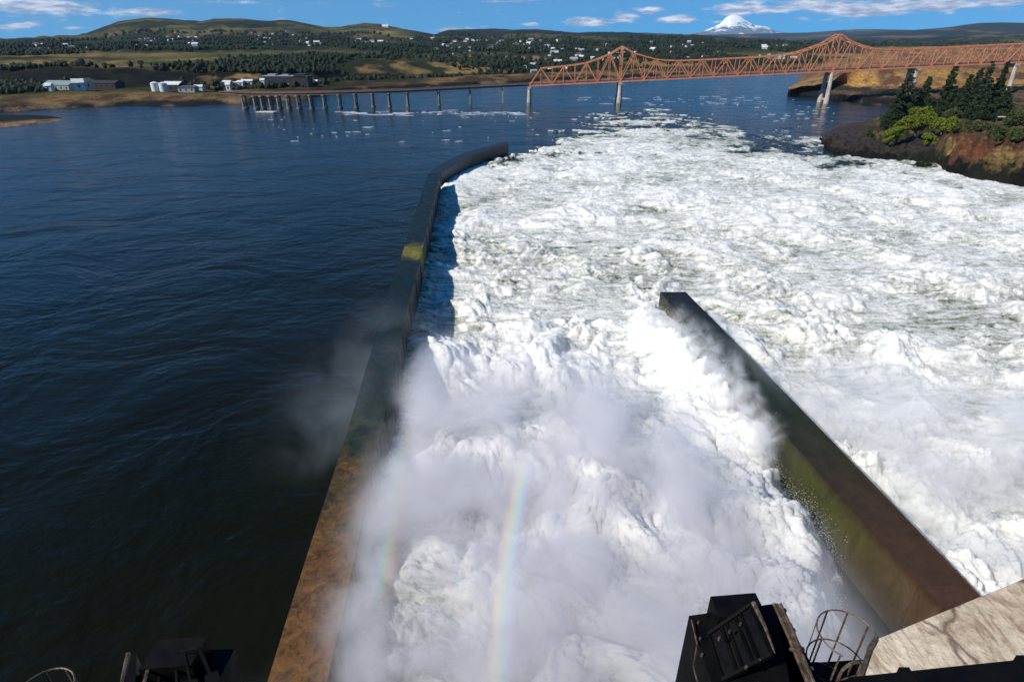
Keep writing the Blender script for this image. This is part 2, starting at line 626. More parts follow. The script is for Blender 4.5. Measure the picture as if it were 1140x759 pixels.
M_con = foliage_mat('conifer_needles', (0.010, 0.020, 0.008), (0.020, 0.034, 0.012), (0.040, 0.055, 0.018))
M_bush = foliage_mat('bright_bush_leaves', (0.05, 0.075, 0.008), (0.105, 0.135, 0.010), (0.20, 0.21, 0.02))
M_shrub = foliage_mat('dull_shrub_leaves', (0.02, 0.035, 0.010), (0.045, 0.060, 0.015), (0.09, 0.09, 0.025))
M_bark = material('bark', lambda t, b, p: t.l.new(t.ramp(t.noise(p, 2, 5), [(0.3, (0.05, 0.035, 0.025)), (0.7, (0.13, 0.10, 0.08))]), b.inputs['Base Color']), rough=0.95)
M_wood = foliage_mat('far_wood_crowns', (0.005, 0.012, 0.005), (0.011, 0.020, 0.007), (0.030, 0.038, 0.012))
M_drop = material('spray_droplets', color=(0.86, 0.87, 0.88), rough=0.4)

# ------------------------------------------------------------------ river
yb = np.array([-40, 30, 80, 160, 300, 600, 1200, 2500.0])
xb = np.array([-2500, -900, -300, -100, 0, 100, 300, 900, 2500.0])
X, Y = np.meshgrid(xb, yb)
grid_obj('river', np.stack([X, Y, np.zeros_like(X)], -1), M_river)['kind'] = 'structure'
tag(bpy.data.objects['river'], 'dark blue and olive river water spreading below the dam')


# ------------------------------------------------------------------ terrain from rows (distance, photo height) -> real heights
def terrain(name, pxs, rows, sub, color_fn, mat, noise_fn=None, label=None):
    """rows: list of (px keys, D values, y values or ('z', values))"""
    pxs = np.array(pxs, float)
    RX, RY, RZ = [], [], []
    for (kp, kd, ky) in rows:
        D = np.interp(pxs, kp, kd)
        if ky[0] == 'z':
            z = np.interp(pxs, kp, ky[1])
        else:
            yv = np.interp(pxs, kp, ky)
            dep = PITCH + np.arctan((yv - CY) / F)
            z = H - D * np.tan(dep)
        # lateral position from the photo column at that distance and height
        ax = D * math.cos(PITCH) - (z - H) * math.sin(PITCH)
        RX.append((pxs - CX) / F * ax)
        RY.append(D)
        RZ.append(z)
    RX, RY, RZ = map(np.array, (RX, RY, RZ))
    tt = []
    for i in range(len(rows) - 1):
        tt += list(i + np.arange(sub[i]) / sub[i])
    tt.append(len(rows) - 1)
    tt = np.array(tt)
    i0 = np.clip(np.floor(tt).astype(int), 0, len(rows) - 2)
    fr = (tt - i0)[:, None]
    lerp = lambda A: A[i0] * (1 - fr) + A[i0 + 1] * fr
    X, Y, Z = lerp(RX), lerp(RY), lerp(RZ)
    T = np.broadcast_to(tt[:, None], X.shape)
    PXs = np.broadcast_to(pxs[None, :], X.shape)
    if noise_fn is not None:
        Z = Z + noise_fn(X, Y, Z, T, PXs)
    P = np.stack([X, Y, Z], -1)
    cover = color_fn(X, Y, Z, T, PXs)
    o = grid_obj(name, P, mat, cols={'cover': cover})
    tag(o, label, None, None, 'structure')
    return P, tt, pxs


def mixc(a, b, f):
    f = np.clip(f, 0, 1)[..., None]
    return np.asarray(a) * (1 - f) + np.asarray(b) * f


GOLD = np.array([0.23, 0.15, 0.055])
GRASS = np.array([0.085, 0.085, 0.022])
OLIVE = np.array([0.024, 0.028, 0.011])
BASALT = np.array([0.006, 0.006, 0.006])
FOREST = np.array([0.008, 0.015, 0.008])
BROWN = np.array([0.10, 0.05, 0.028])
TANR = np.array([0.20, 0.13, 0.08])

shore_px = [-300, 0, 70, 150, 200, 250, 272, 300, 335, 370, 400, 450, 500, 560, 600, 700, 800, 870, 930, 1000, 1500]
shore_y = [134, 127, 123, 119.5, 120, 118, 117.5, 116, 113, 106, 102, 99.5, 97.5, 95, 92, 87.5, 82.5, 79.5, 77, 74, 70]
kp = shore_px
D0 = [at(a, b, -1).y for a, b in zip(shore_px, shore_y)]


def rowy(keys, vals):
    return list(np.interp(kp, keys, vals))


def cl(v):
    return list(v)


z_ = lambda vals: ('z', vals)
n = len(kp)
D1 = [d + 14 for d in D0]
D2 = [d * 1.10 + 20 for d in D0]
D3 = [max(d * 1.16 + 60, 640) for d in D0]
D4 = [max(d * 1.2 + 110, 720) for d in D0]
D5 = [max(d * 1.45, 1000) for d in D0]
D6 = [max(d * 1.8, 1700) for d in D0]
D7 = [max(d * 2.3, 2600) for d in D0]
rows = [
    (kp, [d - 5 for d in D0], z_([-2.0] * n)),
    (kp, D1, z_([3.5] * n)),
    (kp, D2, z_([6.0] * n)),
    (kp, D3, rowy([-300, 0, 150, 250, 330, 400, 500, 600, 700, 800, 900, 1000, 1500], [99, 98, 97, 99, 99, 96, 94, 87, 82, 78, 75, 72, 68])),
    (kp, D4, rowy([-300, 0, 100, 170, 200, 250, 330, 400, 500, 600, 700, 800, 900, 1000, 1500], [74, 75, 74, 78, 80, 82, 82, 84, 86, 80, 77, 74, 72, 69, 66])),
    (kp, D5, rowy([-300, 0, 150, 250, 400, 500, 600, 700, 800, 900, 1000, 1500], [63, 63, 63, 64, 66, 70, 68, 67, 66, 64, 62, 60])),
    (kp, D6, rowy([-300, 0, 150, 250, 400, 500, 600, 700, 800, 900, 1000, 1500], [53, 53, 52, 52, 53, 56, 54, 54, 54, 55, 55, 54])),
    (kp, D7, rowy([-300, 0, 100, 150, 250, 400, 500, 600, 700, 800, 900, 1000, 1500], [48.5, 48.5, 45, 42, 42, 43, 46, 46, 46, 47, 49, 50, 50])),
]
ridge_px = [-300, 0, 50, 89, 110, 131, 150, 168, 186, 205, 224, 237, 270, 300, 319, 340, 359, 372, 385, 406, 425, 443, 465, 485, 498, 517, 560, 599, 620, 639, 673, 718, 770, 800, 860, 940, 1000, 1060, 1092, 1140, 1500]
ridge_y = [46, 44.7, 42.5, 39.5, 32, 25, 21, 19, 20.5, 23, 24.5, 21, 21.5, 23, 22.4, 26, 31, 31, 29.5, 26, 28, 31.5, 35, 39, 34, 32, 33, 33, 35, 36.5, 35.5, 37, 39, 41, 45, 47, 44, 40, 38, 36, 34]
RD = list(np.interp(ridge_px, [-300, 470, 520, 1500], [4200, 4200, 6500, 7000]))
rows.append((ridge_px, RD, ridge_y))
rows.append((ridge_px, [d + 2500 for d in RD], z_([0] * len(RD))))


def n_hills(X, Y, Z, T, P):
    amp = np.interp(T, [0, 0.9, 2, 3, 4, 5, 7, 8, 9], [1.0, 1.5, 1.5, 3, 5, 3.5, 9, 26, 60])
    return amp * fbm(X, Y, 0.0035, 5, 0.55, 2.0) * np.interp(T, [7.5, 7.98, 8.1], [1, 0.15, 1]) + np.interp(T, [0, 1, 3, 8], [0.8, 1.2, 2.0, 1.0]) * fbm(X, Y, 0.02, 4, 0.6, 4.0)


def c_hills(X, Y, Z, T, P):
    a = fbm(X, Y, 0.004, 5, 0.6, 7.0)
    b = fbm(X, Y, 0.0013, 5, 0.6, 9.0)
    c = fbm(X, Y, 0.03, 4, 0.6, 1.0)
    col = mixc(OLIVE, GOLD, sstep(-0.1, 0.5, a + 0.5 * c))
    col = mixc(col, GRASS, sstep(0.1, 0.5, b))
    # rocky shore, golden bank strip
    col = mixc(col, mixc(BASALT * 2, TANR * .8, sstep(0.0, .5, c)), sstep(1.1, 0.8, T))
    strip = sstep(0.8, 1.1, T) * sstep(2.0, 1.5, T) * .9
    GB = np.array([.19, .11, .045])
    col = mixc(col, mixc(BROWN * .6, GB, sstep(-0.3, 0.4, a + c)), strip * sstep(-.5, -.1, c + .3))
    col = mixc(col, mixc(OLIVE * .7, BROWN * .8, sstep(.1, .6, c)), sstep(285, 320, P) * sstep(490, 450, P) * sstep(.9, 1.1, T) * sstep(3, 2.5, T) * .9)
    flat = sstep(1.8, 2.2, T) * sstep(3.2, 2.9, T)
    col = mixc(col, mixc(OLIVE * .6, BROWN, sstep(0, .5, c)), flat * 0.85)
    # dark basalt cliff band, golden benches above
    cl_ = sstep(2.85, 3.1, T) * sstep(4.15, 3.9, T)
    col = mixc(col, mixc(BASALT, OLIVE * .5, sstep(0.0, .6, c)), cl_)
    cpx = np.exp(-((P - 270) / 40) ** 2) + np.exp(-((P - 330) / 25) ** 2) * .6
    col = mixc(col, GOLD * 1.2, cl_ * cpx * sstep(-.1, .3, a + c))
    ben = sstep(3.95, 4.2, T) * sstep(5.4, 4.9, T)
    col = mixc(col, mixc(GOLD * .9, GRASS, sstep(-.2, .4, c)), ben * sstep(-.4, .1, a) * sstep(350, 270, P))
    twn = sstep(5.2, 5.7, T) * sstep(7.3, 6.9, T)
    col = mixc(col, mixc(FOREST, OLIVE, sstep(-.1, .5, c)), twn * 0.85)
    tn = perlin(X * .006, Y * .004)
    wooded = sstep(.0, .3, tn + np.where((P > 480) & (P < 930), .25, 0.)) * sstep(3.8, 4.3, T) * sstep(7.3, 7.0, T) * (P < 930)
    col = mixc(col, FOREST * 1.1, wooded * .85)
    hil = sstep(7.0, 7.4, T)
    hc = mixc(np.array([0.020, 0.022, 0.007]), np.array([0.13, 0.115, 0.028]), sstep(-0.35, 0.55, b + .5 * a))
    hc = mixc(hc, np.array([0.075, 0.085, 0.02]), sstep(360, 400, P) * sstep(480, 440, P) * .8)
    hc = mixc(hc, GOLD * 1.2, np.exp(-((P - 425) / 16) ** 2) * sstep(8, 7.4, T) * .9)
    hc = mixc(hc, FOREST * .8, sstep(-.15, .2, fbm(X, Y, 0.003, 6, .68, 15.0)) * .8)
    fr = mixc(FOREST * 1.1, OLIVE, sstep(0.15, 0.5, b + .4 * a))
    fr = mixc(fr, GOLD * .7, sstep(.45, .7, b + .4 * a) * .8)
    hc = mixc(hc, fr, sstep(480, 510, P))
    col = mixc(col, hc, hil)
    # bare golden land behind the truss on the right
    rt = sstep(940, 985, P) * sstep(2.0, 2.4, T) * sstep(7.0, 6.0, T)
    col = mixc(col, mixc(BROWN * 1.3, np.array([.30, .17, .06]), sstep(-.4, .3, a + c)), rt)
    return col


pxs = np.arange(-300, 1500, 3.0)
HP, HT, HPX = terrain('hills', pxs, rows, [5, 8, 10, 10, 14, 14, 14, 24, 4], c_hills, M_land, n_hills,
                      'far river bank rising through dark cliffs to green and golden hills')


def hill_point(px, t):
    j = int(np.clip((px - HPX[0]) / 3.0, 0, len(HPX) - 1))
    i = int(np.clip(np.searchsorted(HT, t), 0, len(HT) - 1))
    return Vector(HP[i, j])


# far ridges -----------------------------------------------------------
def c_ridge(X, Y, Z, T, P):
    a = fbm(X, Y, 0.0012, 5, 0.6, 3.0)
    col = mixc(FOREST * .8, OLIVE * .9, sstep(0.0, .6, a))
    return mixc(col, GOLD * .55, sstep(.35, .6, a) * .7)


rk = [600, 760, 820, 870, 900, 956, 985, 1014, 1060, 1092, 1140, 1500]
terrain('far_ridge', np.arange(600, 1500, 3.0), [
    (rk, [11000] * 12, z_([0] * 12)), (rk, [13000] * 12, [48, 46, 44, 42, 41, 40, 40, 41, 42, 43, 44, 46]),
    (rk, [15000] * 12, [41, 40, 38.3, 37.2, 36.5, 32.6, 33, 33.5, 35, 38, 40, 40]), (rk, [19000] * 12, z_([0] * 12))],
    [6, 10, 5], c_ridge, M_land, lambda X, Y, Z, T, P: 40 * fbm(X, Y, 0.0007, 5, .55, 5.) * np.interp(T, [1.8, 2, 2.2], [1, .15, 1]), 'distant blue forested ridge across the horizon')
terrain('wooded_hill', np.arange(900, 1500, 3.0), [
    ([900, 1500], [7000, 7000], z_([0, 0])), ([900, 960, 1060, 1500], [8200] * 4, [47, 45, 41, 40]),
    ([900, 950, 985, 1014, 1045, 1060, 1075, 1092, 1115, 1140, 1250, 1500], [9500] * 12, [48, 39.5, 36, 34, 31.5, 30, 27.5, 25.6, 25.2, 25.8, 24, 30]), ([900, 1500], [12000, 12000], z_([0, 0]))],
    [6, 12, 5], c_ridge, M_land, lambda X, Y, Z, T, P: 30 * fbm(X, Y, 0.001, 5, .55, 5.5) * np.interp(T, [1.8, 2, 2.2], [1, .1, 1]), 'long dark wooded hill behind the right end of the bridge')
# snow mountain ---------------------------------------------------------
mk = [700, 755, 768, 780, 792, 802, 808, 813, 818, 824, 832, 842, 852, 862, 878, 895, 960]
my = [40, 39.5, 38, 35.5, 31, 26.5, 20, 17.3, 16.6, 18.2, 24, 28.5, 29.5, 34, 37.5, 40, 41]
terrain('mountain', np.arange(700, 960, 1.0), [
    ([700, 960], [24000, 24000], z_([100, 100])), (mk, [26500] * 17, [40] * 17), (mk, [28000] * 17, my), ([700, 960], [33000, 33000], z_([0, 0]))],
    [4, 22, 5], lambda X, Y, Z, T, P: X[..., None] * 0 + np.array([.8, .8, .8]), M_snow,
    lambda X, Y, Z, T, P: 90 * (np.abs(perlin(X * .0009, Y * .0004)) - .35 + .5 * fbm(X, Y, .002, 4)) * np.interp(T, [1, 1.5, 1.98, 2.], [.3, 1, .5, .15]), 'snow covered mountain peak on the horizon')

# right bank behind / under the bridge ------------------------------------
bk = [878, 890, 905, 925, 936, 950, 979, 1010, 1060, 1140, 1500]
bD = [at(a, b, -1).y for a, b in zip(bk, [105, 107, 108.5, 111, 113, 115, 119, 121, 123, 126, 140])]


def c_bank(X, Y, Z, T, P):
    a = fbm(X, Y, 0.02, 5, 0.6, 3.0)
    c = fbm(X, Y, 0.09, 4, 0.6, 8.0)
    col = mixc(BASALT, TANR * .55, sstep(.0, .6, a + .4 * c))
    col = mixc(col, mixc(TANR * .55, BROWN, sstep(-.2, .4, c)), sstep(1, 1.5, T))
    col = mixc(col, mixc(OLIVE, BASALT * 2, sstep(-.1, .3, c)), sstep(1.6, 1.9, T) * sstep(2.6, 2.2, T) * sstep(-.35, .0, a))
    col = mixc(col, mixc(BROWN * 1.2, np.array([.36, .20, .06]), sstep(-.5, .25, a + .4 * c)), sstep(2.5, 2.8, T) * sstep(4.4, 3.6, T))
    col = mixc(col, mixc(BROWN * 1.4, np.array([.32, .18, .06]), sstep(-.3, .4, a)), sstep(3.6, 4.2, T))
    return col


terrain('grassy_bank', np.arange(878, 1500, 2.0), [
    (bk, [d - 4 for d in bD], z_([-2] * 11)),
    (bk, [d + 8 for d in bD], z_([.5, 2.5, 3, 3.5, 4, 4, 4, 5, 5, 6, 8])),
    (bk, [d + 50 for d in bD], z_([0, 2.5, 4, 5, 6, 6.5, 7, 8, 9, 9, 10])),
    (bk, [d + 70 for d in bD], z_([-1, 1, 4, 8, 10, 10, 10, 11, 12, 12, 12])),
    (bk, [630] * 11, [100, 97, 95, 91, 84, 77.5, 75.5, 74.5, 74, 75, 76]),
    (bk, [820] * 11, [95, 91, 87, 80, 76, 73, 69, 67, 67, 67, 67]), (bk, [1500] * 11, [75, 73, 71, 66, 65, 64, 63, 63, 63, 63, 63])],
    [5, 10, 6, 12, 10, 8], c_bank, M_rock,
    lambda X, Y, Z, T, P: (1.6 * billow(X, Y, .05, 5, .55, 2.) + .8 * fbm(X, Y, .2, 3)) * np.interp(T, [0, 1, 4, 5], [.5, 1, .6, .6]), 'golden grass bank with rock ledges under the bridge')

# near rocky headland with the trees ---------------------------------------
pk = [913, 916, 925, 938, 965, 991, 1020, 1043, 1054, 1070, 1089, 1140, 1250, 1500]
py_ = [158, 162, 169, 174, 178, 180.5, 183, 186, 194, 198.5, 203, 211, 228, 262]
pD = [at(a, b, 0).y for a, b in zip(pk, py_)]
zt = [1.0, 1.5, 2.5, 3.5, 4, 4.5, 6, 8.5, 10.5, 12, 12, 12, 12, 14]
zl = [0.3, 0.5, 1.0, 1.5, 2.0, 2.2, 3.0, 3.5, 4, 4, 4, 4, 4, 4]
pb = [at(a, b, 0).y for a, b in zip(pk, [157, 151, 146, 142, 138, 134, 130, 128, 127, 126, 126, 126, 126, 126])]


def c_head(X, Y, Z, T, P):
    a = fbm(X, Y, 0.05, 5, 0.6, 13.0)
    c = fbm(X, Y, 0.3, 4, 0.6, 8.0)
    lo = mixc(BASALT * .5, OLIVE * .4, sstep(0, .5, a))
    hi = mixc(np.array([.040, .030, .028]), np.array([.15, .055, .025]), sstep(1035, 1065, P))
    hi = mixc(hi, GOLD * .9, sstep(.05, .5, a + .5 * c) * sstep(1035, 1060, P))
    hi = mixc(hi, OLIVE, sstep(.2, .5, c) * .6)
    col = mixc(lo, hi, sstep(1.15, 1.6, T + .5 * c))
    top = mixc(mixc(GRASS * .8, OLIVE * .7, sstep(-.3, .2, c)), GOLD * .7, sstep(.1, .5, a))
    top = mixc(np.array([.05, .036, .032]), top, sstep(955, 985, P))
    return mixc(col, top, sstep(2.0, 2.5, T + .25 * c))


NP_, NT_, NX_ = terrain('rocky_headland', np.arange(913, 1500, 1.5), [
    (pk, [d - 1 for d in pD], z_([-2.5] * 14)),
    (pk, [d + 3 for d in pD], z_(zl)),
    (pk, [d + 14 for d in pD], z_(zt)),
    (pk, list((np.array(pD) * .45 + np.array(pb) * .55)), z_([z + .6 for z in zt])),
    (pk, pb, z_([-.5, 0, .5, 1, 2, 4, 6, 7, 8, 8, 8, 8, 8, 8])),
    (pk, [d + 12 for d in pb], z_([-3] * 14))],
    [7, 16, 20, 20, 5], c_head, M_rock,
    lambda X, Y, Z, T, P: (1.5 * billow(X, Y, .12, 5, .6, 3.) + .5 * fbm(X, Y, .7, 3)) * np.interp(T, [0, .5, 1, 2, 3, 4, 5], [.3, .8, 1.2, 1.5, .5, .4, .4]), 'brown and black rock headland with shrubs above the foam')


def head_point(px, D):
    j = int(np.clip((px - NX_[0]) / 1.5, 0, len(NX_) - 1))
    i = int(np.argmin(np.abs(NP_[:, j, 1] - D)))
    return Vector(NP_[i, j])


# gravel spit, left --------------------------------------------------------
sk = [-300, 0, 40, 66, 72]
terrain('gravel_spit', np.arange(-300, 73, 1.5), [
    (sk, [at(a, b, 0).y for a, b in zip(sk, [158, 143, 139, 135.5, 134.8])], z_([-.6] * 5)),
    (sk, [at(a, b, 0).y + 5 for a, b in zip(sk, [157, 142, 138, 135, 134.5])], z_([1.3, 1.3, 1.2, .9, -.2])),
    (sk, [at(a, b, 0).y for a, b in zip(sk, [146, 132, 131.5, 132, 133.8])], z_([2.5, 2.5, 2.0, .6, -.4])),
    (sk, [at(a, b, 0).y for a, b in zip(sk, [144, 130.5, 130.5, 131, 133.0])], z_([-.6] * 5))],
    [4, 8, 3], lambda X, Y, Z, T, P: mixc(mixc(TANR * 1.3, BROWN, sstep(0, .5, fbm(X, Y, .1, 4))), OLIVE * .3, sstep(1.05, 1.3, T)), M_rock,
    lambda X, Y, Z, T, P: .3 * fbm(X, Y, .12, 4), 'low dark spit with a pale gravel edge in the river, far left')

# ------------------------------------------------------------------ guide walls
# left dividing wall (coping 7 m above the water) -----------------------------
ZW = 7.0


def wall_strip(left, right, z, z0, name, mat, parent, curb=0.0):
    m = MB()
    L = [at(a, b, z) for a, b in left]
    R = [at(a, b, z) for a, b in right]
    n = len(L)
    base = 0
    for p, q in zip(L, R):
        m.v += [(p.x, p.y, z), (q.x, q.y, z), (q.x, q.y, z0), (p.x, p.y, z0)]
    for i in range(n - 1):
        a, b = i * 4, (i + 1) * 4
        m.f += [(a + 1, b + 1, b, a), (a + 2, b + 2, b + 1, a + 1), (a, b, b + 3, a + 3)]
    m.f.append((0, 3, 2, 1))
    e = (n - 1) * 4
    m.f.append((e, e + 1, e + 2, e + 3))
    return m.build(name, mat, parent)


lw = empty('guide_wall', at(440, 320, 0), 'long concrete guide wall with orange and green algae left of the foaming spillway water', 'wall')
lo_ = [(282, 805), (297.5, 759), (322.5, 678), (352, 586), (387, 479), (415, 385), (425.5, 344), (446, 288), (476, 195)]
ro_ = [(350, 812), (365, 759), (384, 678), (402, 590), (423, 489), (443, 399), (452, 352), (465.5, 300), (490, 193.5)]
inv = Matrix.Translation(-lw.location)


def seat(o, root):
    """parent keeping world position"""
    o.parent = root
    o.matrix_parent_inverse = Matrix.Translation(-Vector(root.location))
    return o


seat(wall_strip(lo_, ro_, ZW, -4, 'wall_body', M_wall, None), lw)
# raised kerb on the spill side of the coping
mk_ = MB()
kp_ = [at(a, b, ZW) for a, b in ro_]
for p, q in zip(kp_[:-1], kp_[1:]):
    mk_.bar(p + Vector((-.25, 0, .12)), q + Vector((-.25, 0, .12)), .45, .3)
seat(mk_.build('kerb', M_wall, None), lw)
# formwork bands on the spill side face
mj = MB()
for p, q in zip(kp_[:-1], kp_[1:]):
    L_ = (q - p).length
    k = max(1, int(L_ / 9))
    for i in range(k):
        c = p.lerp(q, (i + .5) / k)
        mj.box((c.x - .05, c.y - .12, -3), (c.x + .12, c.y + .12, ZW - .05))
seat(mj.build('wall_rib', M_wall, None), lw)

gw = empty('guide_wall', at(520, 180, 0), 'low angled guide wall beyond the bend, ending in the foam near the bridge', 'wall')
m = wall_strip([(476.5, 194), (488, 184.5), (503, 176.5), (520, 169.5), (545, 162.5), (564, 157.5)], [(491, 193.3), (498, 189), (509, 182.0), (525, 173.5), (548, 165.5), (566, 160.0)], 6.2, -4, 'wall_body', M_wall_dark, None)
seat(m, gw)

rw = empty('guide_wall', at(890, 500, 0), 'brown and dark green guide wall standing in the foam between two spillway bays', 'wall')
seat(wall_strip([(1215, 858), (1049, 679), (941, 560), (843, 447.5), (735, 325)], [(1290, 858), (1091, 663.5), (992.6, 560), (892, 456), (763, 325)], ZW, -4, 'wall_body', M_wall_r, None), rw)
mk_ = MB()
kk = [at(a, b, ZW) for a, b in [(1290, 858), (1091, 663.5), (992.6, 560), (892, 456), (763, 325)]]
for p, q in zip(kk[:-1], kk[1:]):
    mk_.bar(p + Vector((-.14, 0, .05)), q + Vector((-.14, 0, .05)), .2, .12)
seat(mk_.build('kerb', M_wall_r, None), rw)

LWY = [at(a, b, ZW).y for a, b in ro_]
LWX = [at(a, b, ZW).x for a, b in ro_]
g2 = [at(a, b, 6.2) for a, b in [(491, 193.3), (498, 189), (509, 182.0), (525, 173.5), (548, 165.5), (566, 160.0)]]
LWY2 = LWY + [p.y for p in g2[1:]]
LWX2 = LWX + [p.x for p in g2[1:]]
RI = [at(a, b, ZW) for a, b in [(1215, 858), (1049, 679), (941, 560), (843, 447.5), (735, 325)]]
RO = kk
# ------------------------------------------------------------------ whitewater
us = np.arange(330, 1330, 1.3)
vs = np.concatenate([np.arange(101, 180, .55), np.arange(180, 330, 0.95), np.arange(330, 880, 1.25)])
U, V = np.meshgrid(us, vs)
cxx, cyy = (U - CX) / F, (CY - V) / F
ry = math.cos(PITCH) + cyy * math.sin(PITCH)
rz = -math.sin(PITCH) + cyy * math.cos(PITCH)
tt = (0 - H) / rz
X, Y = cxx * tt, ry * tt
lx = np.interp(Y, LWY2, LWX2)
rix = np.interp(Y, [p.y for p in RI], [p.x for p in RI])
rox = np.interp(Y, [p.y for p in RO], [p.x for p in RO])
wall_end = RI[-1].y
inR = X > (rix + rox) / 2
wx, wy = 5 * perlin(X * .05, Y * .05) + 2 * perlin(X * .16, Y * .16), 5 * perlin(X * .05 + 50, Y * .05) + 2 * perlin(X * .16 + 9, Y * .16)
wx2, wy2 = X + wx, Y + wy
# plume strength: strong in the near bay between the walls and behind the dam
edge_v = [330, 345, 400, 430, 480, 560, 600, 650, 720, 900]
edge_u = [735, 762, 828, 862, 882, 884, 905, 925, 930, 915]
pu = U - np.interp(V, edge_v, edge_u) + 7 * perlin(X * .5, Y * .5) + 12 * perlin(X * .15, Y * .15)
plume = sstep(350, 590, V + 60 * fbm(X, Y, .07, 4)) ** .8 * sstep(6, -42, pu) * (.15 + .85 * sstep(3, 25, X - lx + 4 * perlin(X * .12, Y * .12)))
lefty = sstep(0, 5, X - lx) * 1.0
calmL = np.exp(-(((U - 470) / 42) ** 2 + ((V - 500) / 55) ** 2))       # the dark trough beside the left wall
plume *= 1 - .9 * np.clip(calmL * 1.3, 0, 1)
roil = sstep(215, 400, V + 30 * fbm(X, Y, .03, 3))
amp = 0.55 + 1.25 * roil
h = amp * (1.1 * billow(wx2, wy2, .045, 3, .55, 1.) + .5 * fbm(wx2, wy2, .09, 3, .5, 3.))
det = billow(wx2, wy2, .23, 5, .52, 5.)
h = h + (.28 + .42 * roil) * det
# long breaking crests across the flow
cr = perlin(wx2 * .022 + 3, wy2 * .055)
h = h + 1.5 * sstep(.1, .6, cr) * sstep(160, 230, V)
sw = fbm(wx2 * .8, wy2 * 1.25, .035, 3, .55, 71.)
h = h + 1.3 * sw * sstep(150, 240, V) * (1 - .4 * plume)
puff = .6 * billow(wx2, wy2, .095, 6, .52, 8.) + .5 * fbm(wx2, wy2, .12, 3, .5, 61.)
h = h + plume * (4.4 + 2.0 * puff + .28 * billow(wx2, wy2, .8, 4, .62, 51.) + 1.2 * billow(wx2, wy2, .045, 2, .5, 11.))
# water thrown up along the inner face of the right wall
dR = (rix - X)
surge = np.exp(-((dR - 2.2) / 3.4) ** 2) * sstep(340, 372, V) * sstep(520, 455, V) * (dR > -.5)
h = h + surge * (5.4 + 1.6 * billow(wx2, wy2, .22, 5, .62, 2.))
# right bay
rb = inR * sstep(380, 560, V)
h = h + rb * (.8 + 1.8 * billow(wx2, wy2, .07, 5, .58, 18.))
h = h + 1.0 + inR * np.exp(-np.clip(X - rox, 0, 50) / 9.0) * sstep(330, 380, V) * 2.6
h = np.where(h < .7, .7 + .45 * np.tanh((h - .7)), h) + .10 * billow(wx2, wy2, 1.1, 3, .6, 31.)
# keep below the copings next to walls, and sink the low gap at the right wall foot
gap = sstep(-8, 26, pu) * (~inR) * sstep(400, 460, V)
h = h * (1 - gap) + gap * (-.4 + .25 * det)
nearL = sstep(5, 0, X - lx)
lvl = np.where(V < 430, 1.9, .6)
h = h + 1.5 * fbm(X, Y, .045, 2, .5, 41.) * sstep(26, 4, X - lx) * sstep(500, 370, V)
h = h + (np.clip(h, .1, 4.5) - h) * sstep(500, 340, V)
h = h + 2.6 * np.exp(-np.clip(X - lx, 0, 60) / 14) * sstep(LWY[-1] - 12, LWY[-1] + 10, Y) * sstep(LWY2[-1] + 14, LWY2[-1] - 4, Y) * (X > lx)
h = h * (1 - nearL * .6) + nearL * .6 * (lvl + .35 * det)
# extent: foam ends in a ragged tongue towards the bridge
top = np.interp(U, [330, 560, 566, 600, 640, 680, 720, 780, 840, 900, 940, 1400], [170, 160, 152, 142, 131, 123, 120, 127, 141, 152, 160, 150])
ext = (V - top) + 15 * fbm(X, Y, .012, 4, .6, 6.) + 9 * fbm(X, Y * .8, .06, 3, .7, 6.) + 7 * fbm(X * .6, Y, .22, 3, .7, 6.)
ext = ext - 60 * sstep(26, 0, X - lx - .10 * (Y - LWY2[-1]) + 22 * fbm(X, Y * .5, .05, 5, .7, 81.)) * (Y > LWY2[-1])
aer_shade = .50 + .17 * np.tanh((h - 1.0) * .5) + .05 * roil + .09 * plume + .09 * det - .16 * sstep(560, 720, V) * sstep(700, 470, U) - .05 * roil * sstep(-.1, .5, sw)  # foam whiteness; the lower left term paints in shade near the dam
patchy = sstep(46, 4, ext)
aer_shade = aer_shade - patchy * (.08 + .75 * sstep(-.25, .5, fbm(wx2 * .7, wy2 * .8, .055, 6, .78, 21.)))
aer_shade = aer_shade - .14 * sstep(-.3, .75, fbm(wx2, wy2, .03, 5, .65, 25.)) * (1 - plume)
aer_shade = aer_shade - .45 * gap - .25 * nearL * (1 - sstep(250, 200, V))
h = h * (1 - .35 * patchy)
h = np.where(h > 0, h * (.3 + .7 * sstep(0, 26, ext)), h)
sink = sstep(6, -10, ext)
h = h - sink * 3.0 - .25 * patchy
right_shore = U > np.interp(V, [100, 158, 162, 174, 180, 186, 194, 203, 211, 228, 262, 900], [885, 925, 930, 960, 1010, 1060, 1070, 1110, 1160, 1270, 1560, 2500])
# foam is cut at the walls' centre lines
mask = (X > lx - 1.2) & (h > -1.0) & (~right_shore)
inside_wall = (X > rix + .8) & (X < rox - .8) & (Y < wall_end - .5)
mask &= ~inside_wall
# horizontal billowing of the puffs for overhang-free but rounder lobes
hx = np.gradient(h, axis=1) / np.maximum(np.gradient(X, axis=1), 1e-3)
P = np.stack([X - .12 * plume * np.clip(hx, -2, 2), Y, h], -1)
ww_ = grid_obj('whitewater', P, M_foam, mask=mask, cols={'foam': np.stack([aer_shade, plume, roil], -1)})
tag(ww_, 'churning white foam and waves below the spillway', 'whitewater', None, 'stuff')

